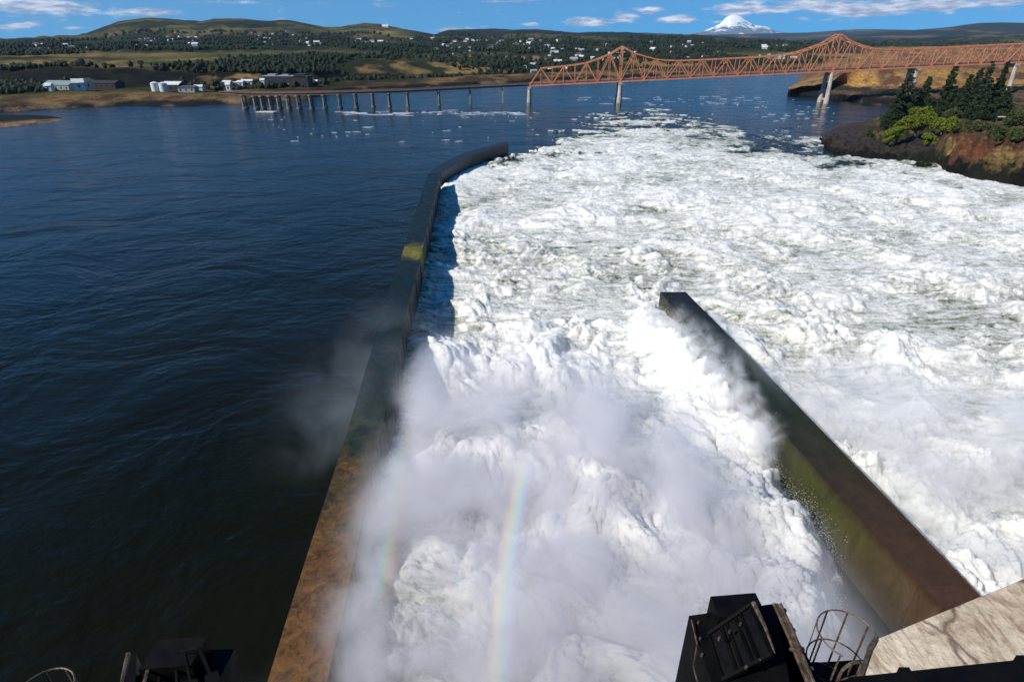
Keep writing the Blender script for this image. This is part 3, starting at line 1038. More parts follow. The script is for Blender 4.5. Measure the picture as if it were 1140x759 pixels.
# scattered whitecaps on the open water ----------------------------------
cm = MB()
for i in range(230):
    if i < 95:
        px, py = random.uniform(378, 600), random.gauss(125.8, 1.3)
    elif i < 150:
        px, py = random.uniform(640, 850), 112 + random.gauss(0, 2.2) - (random.uniform(0, 5) if i % 3 == 0 else 0)
    elif i < 195:
        px, py = random.uniform(300, 600), random.uniform(128, 158)
    else:
        px, py = random.uniform(840, 930), random.gauss(126, 6)
    p = at(px, py, 0)
    if p.x > np.interp(p.y, LWY2, LWX2) and p.y < LWY2[-1]:
        continue
    L = (1.0 + 9.0 * random.random() ** 2) * (1.4 if i < 150 else .7)
    k = max(4, int(L * 1.6))
    ph, bend = random.uniform(0, 6.28), random.uniform(-.25, .25)
    top_, bot_, mid_ = [], [], []
    for j in range(k + 1):
        f = j / k - .5
        w2 = (1 - (2 * f) ** 2) * random.uniform(.08, .45) + .03
        x_, y_ = p.x + f * L, p.y + bend * f * L + .5 * math.sin(ph + 5 * f)
        top_.append((x_, y_ + w2, .008)); bot_.append((x_, y_ - w2, .008)); mid_.append((x_, y_, .05 + .22 * w2 * random.random()))
    n_ = k + 1
    cm.raw(bot_ + mid_ + top_, [(j, j + 1, n_ + j + 1, n_ + j) for j in range(k)] + [(n_ + j, n_ + j + 1, 2 * n_ + j + 1, 2 * n_ + j) for j in range(k)])
wc = cm.build('whitecaps', M_drop, None, True)
tag(wc, 'small scattered whitecaps on the blue water around the bridge piers', 'whitecaps', None, 'stuff')

# airborne droplets -------------------------------------------------------
pts = []
hm = h.copy()
cand = np.argwhere(mask & (surge > .35))
for i, j in cand[rng.integers(0, len(cand), 22000)]:
    s = rng.gamma(1.3, .55)
    pts.append((X[i, j] + rng.normal(0, .5) + .25 * s, Y[i, j] + rng.normal(0, .6) + .3 * s, h[i, j] + s * .75, rng.uniform(.014, .045)))
edge = np.argwhere(mask & (np.abs(pu + 26) < 16) & (V > 380) & (V < 700))
for i, j in edge[rng.integers(0, len(edge), 10000)]:
    s = rng.gamma(1.2, .6)
    pts.append((X[i, j] + rng.normal(0, .8), Y[i, j] + rng.normal(0, .8), max(h[i, j], .5) + s, rng.uniform(.012, .04)))
roilc = np.argwhere(mask & (V > 250) & (V < 600) & (det > .5))
for i, j in roilc[rng.integers(0, len(roilc), 22000)]:
    s = rng.gamma(1.0, .35)
    pts.append((X[i, j] + rng.normal(0, .5), Y[i, j] + rng.normal(0, .5), h[i, j] + s, rng.uniform(.02, .06)))
pts = np.array(pts)
tet = np.array([(1, 1, 1), (1, -1, -1), (-1, 1, -1), (-1, -1, 1)], float) * .75
Vd = (pts[:, None, :3] + tet[None] * pts[:, None, 3:4] * rng.uniform(.5, 1.4, (len(pts), 4, 1)))
Fd = (np.arange(len(pts))[:, None, None] * 4 + np.array([(0, 1, 2), (0, 3, 1), (0, 2, 3), (1, 3, 2)])[None]).reshape(-1, 3)
dro = mesh_obj('spray_droplets', Vd.reshape(-1, 3).tolist(), [tuple(f) for f in Fd.tolist()], M_drop)
tag(dro, 'fine white droplets thrown up over the right guide wall and the waves', 'spray', None, 'stuff')


# mist volumes ---------------------------------------------------------------
def mist(name, corners, z0, z1, density, scale, lo, hi, label, color=(1, 1, 1), aniso=-0.05, fade=3.0, zfade=None, tilt=(0, 0)):
    """closed body over a ground outline; density = noise, thinning towards the sides and top"""
    m = MB()
    m.prism([(c[0], c[1]) for c in corners], z0, z1)
    mat = bpy.data.materials.new(name)
    mat.use_nodes = True
    t = NT(mat.node_tree)
    t.n.remove(t.n['Principled BSDF'])
    pv = t.new('ShaderNodeVolumePrincipled')
    pv.inputs['Color'].default_value = (*color, 1)
    pv.inputs['Anisotropy'].default_value = aniso
    geo = t.new('ShaderNodeNewGeometry')
    pos = geo.outputs['Position']
    nz = t.noise(pos, scale, 5, .6, .5)
    d = t.math('SUBTRACT', nz, lo)
    d = t.math('DIVIDE', d, hi - lo, clamp=True)
    s = t.new('ShaderNodeSeparateXYZ')
    t.l.new(pos, s.inputs[0])
    # fade to each side edge (signed distance to the outline's edges)
    n = len(corners)
    cxm = sum(c[0] for c in corners) / n
    cym = sum(c[1] for c in corners) / n
    for i in range(n):
        a, b = corners[i], corners[(i + 1) % n]
        ex, ey = b[0] - a[0], b[1] - a[1]
        L = math.hypot(ex, ey)
        nx, ny = -ey / L, ex / L
        if (cxm - a[0]) * nx + (cym - a[1]) * ny < 0:
            nx, ny = -nx, -ny
        fd = fade[i] if hasattr(fade, '__len__') else fade
        if fd <= 0:
            continue
        dd = t.math('ADD', t.math('MULTIPLY', s.outputs[0], nx), t.math('MULTIPLY', s.outputs[1], ny))
        dd = t.math('SUBTRACT', dd, a[0] * nx + a[1] * ny)
        d = t.math('MULTIPLY', d, t.math('DIVIDE', dd, fd, clamp=True))
    zf = t.math('DIVIDE', t.math('SUBTRACT', z1, s.outputs[2]), zfade or (z1 - z0), clamp=True)
    d = t.math('MULTIPLY', d, zf)
    d = t.math('MULTIPLY', d, density)
    t.l.new(d, pv.inputs['Density'])
    t.l.new(pv.outputs[0], t.n['Material Output'].inputs['Volume'])
    o = m.build(name, mat)
    return tag(o, label, 'mist', None, 'stuff')


g = lambda px, py, z=0: tuple(at(px, py, z))[:2]
mist('spray_mist', [(-17, 20), (27, 20), (30, 36), (25, 52), (21, 70), (6, 78), (-14, 78)], 1.0, 16.0, .42, .13, .42, .61,
     'pale spray mist hanging over the spillway bay between the guide walls', color=(.87, .865, .90), fade=[0, 5, 4, 5, 8, 12, 3])
mist('bay_mist', [(44, 24), (80, 24), (84, 70), (60, 84), (30, 84)], 1.0, 12.0, .20, .12, .41, .62,
     'thin drifting mist over the foam right of the brown guide wall', fade=[0, 8, 8, 12, 5])
sg = [at(a, b, 8.0) for a, b in [(742, 345), (757, 345), (820, 398), (856, 446), (880, 500), (860, 510), (790, 430)]]
mist('thrown_spray', [(p.x, p.y) for p in sg], 4.0, 11.0, .8, .42, .46, .62,
     'ragged veil of spray thrown against the far half of the brown guide wall', fade=[2, 1.5, 1.5, 1.5, 2, 2, 2], zfade=6)
mist('drift_mist', [(-34, 56), (-12, 50), (-14, 92), (-28, 96)], 1.0, 14.0, .022, .16, .40, .66,
     'faint blue wisp of mist drifting across the left guide wall over dark water', color=(.80, .92, 1.0), fade=[6, 3, 8, 7], zfade=9)

# rainbow: a thin curtain of droplets whose colour runs from red to violet across its width
BOW = [(0.05, (1, .25, .12)), (0.3, (1, .62, .20)), (0.45, (.85, 1, .25)), (0.62, (.25, 1, .55)), (0.78, (.2, .5, 1)), (0.95, (.5, .25, 1))]


def rainbow(rbp, hwd, dens_, cols_, label):
    cl_pts = [at(a, b, 9.0) for a, b in rbp]
    cf = np.polyfit([p.y for p in cl_pts], [p.x for p in cl_pts], 2)
    m = MB()
    ys = np.linspace(cl_pts[0].y, cl_pts[-1].y, 16)
    poly = [(float(np.polyval(cf, y)) - hwd, y) for y in ys] + [(float(np.polyval(cf, y)) + hwd, y) for y in ys[::-1]]
    m.prism(poly, 8.6, 9.6)
    rm = bpy.data.materials.new('rainbow_droplets')
    rm.use_nodes = True
    t = NT(rm.node_tree)
    t.n.remove(t.n['Principled BSDF'])
    vs_ = t.new('ShaderNodeVolumeScatter')
    geo = t.new('ShaderNodeNewGeometry')
    s_ = t.new('ShaderNodeSeparateXYZ')
    t.l.new(geo.outputs['Position'], s_.inputs[0])
    yq = s_.outputs[1]
    cx_line = t.math('ADD', t.math('MULTIPLY', t.math('MULTIPLY', yq, yq), float(cf[0])), t.math('ADD', t.math('MULTIPLY', yq, float(cf[1])), float(cf[2])))
    u_ = t.math('DIVIDE', t.math('ADD', t.math('SUBTRACT', s_.outputs[0], cx_line), hwd), 2 * hwd)
    t.l.new(t.ramp(u_, cols_), vs_.inputs['Color'])
    env_ = t.ramp(u_, [(0.0, 0.0), (0.3, 1.0), (0.7, 1.0), (1.0, 0.0)])
    span = float(ys[-1] - ys[0])
    yf = t.math('DIVIDE', t.math('SUBTRACT', float(ys[-1]), yq), span * .8, clamp=True)
    yf = t.math('MULTIPLY', yf, t.math('DIVIDE', t.math('SUBTRACT', yq, float(ys[0])), span * .15, clamp=True))
    yf = t.math('MULTIPLY', yf, t.noise(geo.outputs['Position'], .25, 3))
    t.l.new(t.math('MULTIPLY', t.math('MULTIPLY', env_, yf), dens_), vs_.inputs['Density'])
    t.l.new(vs_.outputs[0], t.n['Material Output'].inputs['Volume'])
    tag(m.build('rainbow', rm), label, 'rainbow', None, 'stuff')


rainbow([(556, 820), (557, 735), (560, 680), (565, 630), (573, 575), (584, 520), (596, 478)], 1.1, 2.8, BOW, 'faint narrow rainbow standing in the spray of the spillway bay')
rainbow([(424, 690), (428, 640), (436, 580), (446, 520), (454, 478), (460, 450)], 1.3, .55, [(1 - p, c) for p, c in BOW[::-1]], 'fainter second rainbow with reversed colours beside the left guide wall')

# ------------------------------------------------------------------ bridge
bt = empty('truss_bridge', (94.1, 557, 0), 'long red orange steel truss bridge on pale concrete piers crossing the river', 'bridge')
A0 = Vector((94.1, 557.0))
A1 = Vector((271.2, 548.0))
dirb = (A1 - A0).normalized()
perp = Vector((-dirb.y, dirb.x))
PL = (A1 - A0).length / 18
ZB = lambda s: 17.0 + 0.0475 * s                      # bottom chord height along the bridge


def bp(s, off, dz):
    p = A0 + dirb * s + perp * off
    return Vector((p.x, p.y, ZB(s) + dz))


hts = {-8: 0, -7: 13.3, -6: 13.6, -5: 13.9, -4: 14.7, -3: 15.7, -2: 18.4, -1: 21.7, 0: 27.0, 1: 21.5, 2: 18.5, 3: 15.8, 4: 14.4, 5: 13.8, 6: 13.6, 7: 13.5, 8: 13.5, 9: 13.5}
for k in range(10, 19):
    hts[k] = hts[18 - k] if k < 18 else 27.0
hts[18] = 27.5
for k, v in {19: 22.0, 20: 18.5, 21: 15.8, 22: 14.6, 23: 14.0, 24: 13.8}.items():
    hts[k] = v
for k in range(25, 47):
    hts[k] = 13.8 - .02 * (k - 25)
K0, K1 = -8, 46
for off, nm in ((-6.0, 'near'), (6.0, 'far')):
    ch, web = MB(), MB()
    for k in range(K0, K1):
        s0, s1 = k * PL, (k + 1) * PL
        ch.bar(bp(s0, off, 0), bp(s1, off, 0), 1.0, 1.15)
        if k > K0:
            ch.bar(bp(s0, off, hts[k]), bp(s1, off, hts[k + 1]), .8, .85)
        else:
            ch.bar(bp(s0, off, 0), bp(s1, off, hts[k + 1]), .8, .8)
    for k in range(K0 + 1, K1):
        s0 = k * PL
        web.bar(bp(s0, off, 0), bp(s0, off, hts[k]), (.95 if k in (0, 18) else .42), .5, Vector((0, 1, 0)))
        # warren diagonals: top node at odd offsets from the end
        if (k - K0) % 2 == 1:
            for kk2 in (k - 1, k + 1):
                if K0 < kk2 <= K1:
                    web.bar(bp(s0, off, hts[k]), bp(kk2 * PL, off, 0), .62, .62)
    o = ch.build('truss_chords', M_steel, bt)
    o.matrix_parent_inverse = Matrix.Translation(-bt.location)
    o = web.build('truss_web', M_steel, bt)
    o.matrix_parent_inverse = Matrix.Translation(-bt.location)
br = MB()
for k in range(K0 + 1, K1 + 1):
    s0 = k * PL
    br.bar(bp(s0, -6, hts[k]), bp(s0, 6, hts[k]), .4, .5)
    if k < K1:
        br.bar(bp(s0, -6, hts[k]), bp(s0 + PL, 6, hts[k + 1]), .25, .25)
        br.bar(bp(s0, 6, hts[k]), bp(s0 + PL, -6, hts[k + 1]), .25, .25)
    if k in (0, 18):
        for (a, b2) in ((.98, .72), (.72, .45)):
            br.bar(bp(s0, -6, hts[k] * a), bp(s0, 6, hts[k] * b2), .35, .35)
            br.bar(bp(s0, 6, hts[k] * a), bp(s0, -6, hts[k] * b2), .35, .35)
seat(br.build('sway_bracing', M_steel), bt)
dk = MB()
dk.bar(bp(K0 * PL - 2, 0, 1.0), bp(K1 * PL, 0, 1.0), 11.0, .6)
seat(dk.build('deck', M_asph), bt)
for k in range(K0, K1 + 1):
    fl = MB()
    fl.bar(bp(k * PL, -5.9, .2), bp(k * PL, 5.9, .2), .4, 1.0)
    seat(fl.build('floor_beam', M_steel), bt)
for off in (-5.45, 5.45):
    rl = MB()
    rl.bar(bp(K0 * PL, off, 2.2), bp(K1 * PL, off, 2.2), .12, .22)
    rl.bar(bp(K0 * PL, off, 1.75), bp(K1 * PL, off, 1.75), .10, .18)
    for k in range(K0 * 3, K1 * 3):
        rl.bar(bp(k * PL / 3, off, 1.3), bp(k * PL / 3, off, 2.25), .12, .12)
    seat(rl.build('railing', M_steel), bt)


def bridge_pier(s, wtop, wbot, root, name='pier', splay=1.0, zt_=-0.7, cap=True):
    m = MB()
    c = A0 + dirb * s
    zt2 = ZB(s) + zt_
    for sg in (-1, 1):
        ct, cb = c + perp * 5.2 * sg, c + perp * 6.4 * sg * splay
        n = 10
        v = []
        for (cc, r, z) in ((cb, wbot, -4.0), (cb, wbot, 4.0), (cb, wbot * .86, 4.05), (ct, wtop, zt2)):
            for j in range(n):
                t = 2 * math.pi * j / n
                v.append((cc.x + r * math.cos(t), cc.y + r * math.sin(t), z))
        f = [(a * n + j, a * n + (j + 1) % n, (a + 1) * n + (j + 1) % n, (a + 1) * n + j) for a in range(3) for j in range(n)]
        f.append(tuple(3 * n + j for j in range(n)))
        m.raw(v, f)
    if cap:
        a, b = c - perp * 7.2, c + perp * 7.2
        m.bar((a.x, a.y, zt2 - .9), (b.x, b.y, zt2 - .9), wtop * 2.1, 1.8)
    a, b = c - perp * 6, c + perp * 6
    m.bar((a.x, a.y, 3.2), (b.x, b.y, 3.2), wtop * .8, 1.6)
    m.bar((a.x, a.y, zt2 - 2.2), (b.x, b.y, zt2 - 2.2), wtop * .8, 1.8)
    o = m.build(name, M_pale)
    seat(o, root)
    return o


bridge_pier(-8 * PL, 1.3, 1.9, bt)
bridge_pier(0, 1.5, 2.3, bt)
bridge_pier(18 * PL, 1.5, 2.3, bt, cap=False)
for k in (25, 33, 41):
    bridge_pier(k * PL, 1.5, 2.0, bt)

# viaduct ---------------------------------------------------------------------
va = empty('approach_viaduct', (-90, 515, 0), 'low curving concrete approach viaduct with many slender piers left of the truss', 'viaduct')
vk = [(247, 102.5, 500), (262, 103, 500), (283, 104.2, 502), (331, 103.8, 505), (377, 102.8, 510), (414, 101.8, 516), (453, 100.5, 524), (488, 98.7, 533), (523, 96.9, 543), (559, 95.1, 552), (591, 93.2, 561)]
vp = [at_d(a, b, d) for a, b, d in vk]
vp[-1] = Vector((bp(-8 * PL, 0, 0).x, bp(-8 * PL, 0, 0).y, ZB(-8 * PL) + 1.0))


def resample(pts, xs):
    px_ = [p.x for p in pts]
    return [Vector((x, np.interp(x, px_, [p.y for p in pts]), np.interp(x, px_, [p.z for p in pts]))) for x in xs]


xs = np.linspace(vp[0].x, vp[-1].x, 60)
vr = resample(vp, xs)
gd, rd, ra1, ra2 = MB(), MB(), MB(), MB()
for p, q in zip(vr[:-1], vr[1:]):
    gd.bar(p + Vector((0, 0, -.7)), q + Vector((0, 0, -.7)), 9.5, 1.3)
    rd.bar(p + Vector((0, 0, .1)), q + Vector((0, 0, .1)), 10.2, .25)
    for mm, sgn in ((ra1, -1), (ra2, 1)):
        mm.bar(p + Vector((0, 5 * sgn, .85)), q + Vector((0, 5 * sgn, .85)), .2, .45)
        mm.bar(p + Vector((0, 5 * sgn, .2)), p + Vector((0, 5 * sgn, .9)), .3, .3)
seat(gd.build('girder', M_deck), va)
seat(rd.build('road_deck', M_asph), va)
seat(ra1.build('railing', M_deck), va)
seat(ra2.build('railing', M_deck), va)
piers = [270, 283, 291, 300, 309, 319.5, 331, 345, 360, 377, 395, 414, 432.5, 453, 488, 523, 559.6]
for px in piers:
    dz = np.interp(px, [k[0] for k in vk], [k[1] for k in vk])
    dd = np.interp(px, [k[0] for k in vk], [k[2] for k in vk])
    p = at_d(px, dz, dd)
    m = MB()
    wd = .5 if px < 470 else .7
    for sg in ((-1, 1) if px < 470 else (-1, 1)):
        m.prism([(p.x - wd, p.y + 3.6 * sg - .8), (p.x + wd, p.y + 3.6 * sg - .8), (p.x + wd, p.y + 3.6 * sg + .8), (p.x - wd, p.y + 3.6 * sg + .8)], -4, p.z - 2.3)
    m.box((p.x - 1.0, p.y - 5, p.z - 2.3), (p.x + 1.0, p.y + 5, p.z - 1.36))
    m.box((p.x - .5, p.y - 3, 2.5), (p.x + .5, p.y + 3, 3.6))
    m.box((p.x - 1.1, p.y - 4.8, -4), (p.x + 1.1, p.y + 4.8, .7))
    seat(m.build('pier', M_vp), va)

# ------------------------------------------------------------------ buildings on the far shore
def gable(name, loc, L, W_, hh, roof, wall_mat, roof_mat, rz, label, cat, group=None, windows=True, detail=True):
    root = empty(name, loc, label, cat, group, rz)
    m = MB()
    m.prism([(-L / 2, -W_ / 2), (L / 2, -W_ / 2), (L / 2, W_ / 2), (-L / 2, W_ / 2)], -2, hh)
    m.raw([(-L / 2, -W_ / 2, hh), (-L / 2, W_ / 2, hh), (-L / 2, 0, hh + roof)], [(0, 2, 1)])
    m.raw([(L / 2, -W_ / 2, hh), (L / 2, W_ / 2, hh), (L / 2, 0, hh + roof)], [(0, 1, 2)])
    m.build('wall', wall_mat, root)
    r = MB()
    e = .4
    zl_ = hh - e * roof / (W_ / 2)
    for sg in (-1, 1):
        y0 = sg * (W_ / 2 + e)
        v = [(-L / 2 - e, y0, zl_ + .03), (L / 2 + e, y0, zl_ + .03), (L / 2 + e, 0, hh + roof + .03), (-L / 2 - e, 0, hh + roof + .03)]
        v += [(a, b, c + .22) for a, b, c in v]
        f = [(0, 1, 2, 3), (7, 6, 5, 4), (0, 4, 5, 1), (1, 5, 6, 2), (2, 6, 7, 3), (3, 7, 4, 0)]
        r.raw(v, f if sg > 0 else [tuple(reversed(q)) for q in f])
    r.build('roof', roof_mat, root)
    if windows:
        k = max(1, int(L / 5))
        for i in range(k):
            x = -L / 2 + L * (i + .5) / k
            wv = MB()
            wv.box((x - .7, -W_ / 2 - .06, hh * .4), (x + .7, -W_ / 2 + .02, hh * .75))
            wv.build('window', M_glass, root)
    return root


def on_hill(px, t, dz=0):
    p = hill_point(px, t)
    p.z += dz
    return p


gable('warehouse', on_hill(73, 2.4), 27, 17, 5.5, 3.2, M_grey, M_rooft, -.15, 'long grey green warehouse with a pale roof on the far left shore', 'warehouse')
gable('shed', on_hill(57, 2.2), 5, 7, 5, 2, M_white, M_white, .2, 'small white shed at the left end of the grey green warehouse', 'shed')
gable('barn', on_hill(91, 2.1), 9, 9, 7, 3.0, M_white, M_white, .6, 'white barn with a steep roof right beside the grey green warehouse', 'barn')
gable('barn', on_hill(99, 2.3), 7, 10, 6.5, 3.2, M_white, M_roofd, .8, 'second white barn with a dark roof, right of the steep white barn', 'barn')
gable('warehouse', on_hill(118, 2.6), 34, 14, 6.5, 2, M_dkb, M_dkb, -.1, 'long dark warehouse behind the two white barns', 'warehouse')
gable('warehouse', on_hill(196, 2.3), 17, 12, 6.5, 2.4, M_dkb, M_white, -.1, 'dark warehouse with a white roof beside the white round tanks', 'warehouse')
gable('office', on_hill(212, 2.2), 16, 9, 4.5, 1.6, M_grey, M_roofd, .0, 'low grey building right of the white roofed dark warehouse', 'building')
gable('shed', on_hill(222, 2.5), 8, 6, 3.5, 1.5, M_white, M_white, .1, 'small white shed on the shore before the sloping road', 'shed')
gable('shed', on_hill(261, 3.2), 22, 10, 4.0, 1.6, M_white, M_white, .05, 'long white shed on the slope above the viaduct end', 'shed')
gable('shed', on_hill(277, 3.3), 12, 9, 4.0, 1.6, M_tan, M_white, .1, 'short tan shed with a white roof right of the long white shed', 'shed')
gable('silo_house', on_hill(255, 2.0), 4, 4, 6.5, 1.5, M_white, M_white, .1, 'narrow white tower house at the foot of the viaduct', 'building')
gable('grain_store', on_hill(296, 2.2), 4, 5, 8, 1.5, M_white, M_white, .1, 'narrow white building beside the large dark industrial block', 'building')
for i, (px, L, wm, rm, lb) in enumerate([(358, 15, M_tan, M_white, 'pale flat shed just right of the dark industrial block'), (391, 10, M_grey, M_white, 'grey shed with a white roof, first of the row behind the viaduct'),
                                        (402, 13, M_white, M_roofd, 'white shed with a dark roof in the row behind the viaduct'), (413, 12, M_grey, M_white, 'long grey shed with white roof in the middle of the row behind the viaduct'),
                                        (425, 14, M_white, M_white, 'all white shed near the right end of the row behind the viaduct'), (449, 13, M_white, M_rooft, 'white shed with a green roof at the right end of the row behind the viaduct'),
                                        (484, 11, M_white, M_white, 'white shed standing alone among trees above the viaduct bend')]):
    gable('shed', on_hill(px, 2.6 if i < 6 else 3.4), L * 1.0, 11, 4.2, 2.2, wm, rm, random.uniform(-.2, .5), lb, 'shed')
# white tanks
for i, (px, lb) in enumerate([(175.5, 'white round tank at the left of the two tanks on the far shore'), (183, 'white round tank right of its twin and beside the dark warehouse')]):
    p = on_hill(px, 2.0)
    root = empty('storage_tank', p, lb, 'tank', 'round storage tanks on the far shore')
    m = MB()
    r = 3.6
    nn = 20
    m.prism([(r * math.cos(2 * math.pi * j / nn), r * math.sin(2 * math.pi * j / nn)) for j in range(nn)], -2, 7.0)
    m.build('shell', M_white, root)
    m = MB()
    v = [(r * 1.03 * math.cos(2 * math.pi * j / nn), r * 1.03 * math.sin(2 * math.pi * j / nn), 7.02) for j in range(nn)] + [(0, 0, 8.3)]
    m.raw(v, [(j, (j + 1) % nn, nn) for j in range(nn)] + [tuple(range(nn - 1, -1, -1))])
    m.build('roof', M_white, root)
# dark industrial block
p = on_hill(322, 2.3)
root = empty('industrial_building', p, 'large dark industrial block with a stepped flat roof behind the viaduct', 'building')
m = MB()
m.box((-24, -8, -3), (24, 8, 10.5)); m.box((-26, -9, -3), (-14, 9, 6)); m.box((10, -8.5, 10.52), (22, 7, 12.8))
m.build('wall', M_dkb, root)
m = MB()
m.box((-23.9, -8.4, 10.6), (24.4, 8.2, 11.0)); m.box((-18, -4, 11.02), (-10, 4, 12.6)); m.box((-4, -3, 11.02), (3, 3, 12.3))
m.build('roof', M_grey, root)
m = MB()
m.box((-20, -8.15, 3.2), (4, -8.02, 4.0))
m.build('window_band', M_white, root)
# riverside dock
root = empty('floating_dock', at(297, 125, 0), 'pale flat floating dock lying in the water below the viaduct', 'dock')
m = MB()
m.prism([(-8, -1.5), (6, -2.5), (8, 2.5), (-6, 3.5)], -.3, .45)
m.build('platform', M_white, root)
for x in (-5, 0, 5):
    m = MB()
    m.bar((x, 2.9, -2), (x, 2.9, 3.2), .5, .5)
    m.build('mooring_post', M_bark, root)

# houses ---------------------------------------------------------------------
protos = []
kinds = [('white', M_white, M_roofd), ('white roofed', M_grey, M_white), ('tan', M_tan, M_roofd), ('pale grey', M_grey, M_grey), ('all white', M_white, M_white)]
zones = [((355, 470), (6.2, 7.0), 26, 'on the wooded slope left of the truss bridge'), ((470, 600), (5.4, 6.9), 62, 'in the hillside town above the viaduct'),
         ((600, 720), (4.6, 6.8), 50, 'in the hillside town behind the left truss'), ((720, 930), (4.6, 6.6), 42, 'on the dark slope behind the middle of the bridge'),
         ((110, 260), (6.0, 7.1), 34, 'below the highest green hill'), ((270, 355), (6.0, 7.2), 34, 'on the saddle right of the highest hill'), ((0, 110), (5.0, 6.3), 12, 'on the low terrace at the far left'),
         ((560, 660), (3.6, 4.5), 12, 'by the water behind the left end of the truss')]
first = {}
for (a, b), (t0, t1), cnt, where in zones:
    for i in range(cnt):
        kn, wm, rm = kinds[random.choices(range(5), [3, 3, 2, 2, 2])[0]]
        if i % 7 == 0:
            hc_ = (random.uniform(a, b), random.uniform(t0, t1), random.uniform(4, 22))
        p = on_hill(random.gauss(hc_[0], hc_[2]), min(max(random.gauss(hc_[1], .18), t0), t1), .3)
        p.x += random.uniform(-6, 6)
        sz = random.choice([.35, .45, .5, .6, .6, .8, 1.1]) * (1 + (p.y - 1200) / 6000)
        key = kn
        lb = f'small {kn} house {where}'
        if key not in first:
            r = gable('house', p, 13, 9, 4.6, 2.6, wm, rm, 0, lb, 'house', 'houses scattered over the far hillside', windows=False)
            first[key] = r
        else:
            r0 = first[key]
            r = r0.copy()
            COL.objects.link(r)
            for chd in r0.children:
                c2 = chd.copy()
                COL.objects.link(c2)
                c2.parent = r
            r['label'] = lb
        r.location = p
        r.rotation_euler = (0, 0, random.uniform(-.9, .9))
        r.scale = (sz, sz, sz)

# white house high on the golden hill
gable('house', on_hill(430, 7.72, 1), 34, 20, 12, 8, M_white, M_white, .1, 'white building alone high on the golden hill', 'house', windows=False)

# far woods as masses -----------------------------------------------------------
ico = bmesh.new()
bmesh.ops.create_icosphere(ico, subdivisions=1, radius=1)
iv = np.array([v.co[:] for v in ico.verts])
ifc = np.array([[v.index for v in f.verts] for f in ico.faces])
ico.free()
VV, FF = [], []
cnt = 0
tries = 0
while cnt < 15000 and tries < 90000:
    tries += 1
    px = random.uniform(-40, 1180)
    t = random.choice([random.uniform(2.0, 3.2), random.uniform(3.9, 5.2), random.uniform(5.0, 7.2), random.uniform(5.0, 7.2)])
    if px > 930 and t < 6.6:
        continue
    p = hill_point(px, t)
    nn = float(perlin(np.array([p.x * .006]), np.array([p.y * .004]))[0])
    dn = (.70 if 480 < px < 930 else .30) + 2.0 * nn
    if t < 3.2 and px < 200: dn -= .55
    if t > 3.8 and t < 5.0 and px < 250: dn -= .5
    if 330 < px < 560 and t < 5.3: dn += .35
    if random.random() > dn:
        continue
    s = random.uniform(1.5, 4.0) * (1 + max(0, p.y - 900) / 2400)
    jit = rng.uniform(.7, 1.3, (len(iv), 1))
    vv = iv * jit * np.array([s, s, s * random.uniform(.8, 1.3)]) + np.array([p.x + random.uniform(-8, 8), p.y + random.uniform(-25, 25) * (1 if t > 4 else .3), p.z + s * .6])
    VV.append(vv)
    FF.append(ifc + cnt * len(iv))
    cnt += 1
fw = mesh_obj('far_woods', np.concatenate(VV).tolist(), [tuple(f) for f in np.concatenate(FF).tolist()], M_wood)
tag(fw, 'dark tree cover spread through the town and slopes of the far bank', 'woods', None, 'stuff')


# ------------------------------------------------------------------ trees on the headland
def leaf_cloud(centres, radii, n, size, seed):
    r = np.random.default_rng(seed)
    c = np.array(centres)
    k = r.choice(len(c), n, p=np.array(radii) ** 2 / np.sum(np.array(radii) ** 2))
    d = r.normal(size=(n, 3))
    d /= np.linalg.norm(d, axis=1, keepdims=True)
    rad = np.array(radii)[k][:, None] * (r.uniform(.55, 1.05, (n, 1)))
    P = c[k] + d * rad * np.array([1, 1, .75])
    a = r.normal(size=(n, 3)); a /= np.linalg.norm(a, axis=1, keepdims=True)
    b = np.cross(a, r.normal(size=(n, 3))); b /= np.linalg.norm(b, axis=1, keepdims=True)
    s = size * r.uniform(.6, 1.4, (n, 1))
    V = np.stack([P - a * s, P + b * s * .8, P + a * s, P - b * s * .8], 1).reshape(-1, 3)
    Fc = np.arange(n * 4).reshape(n, 4)
    return V, Fc


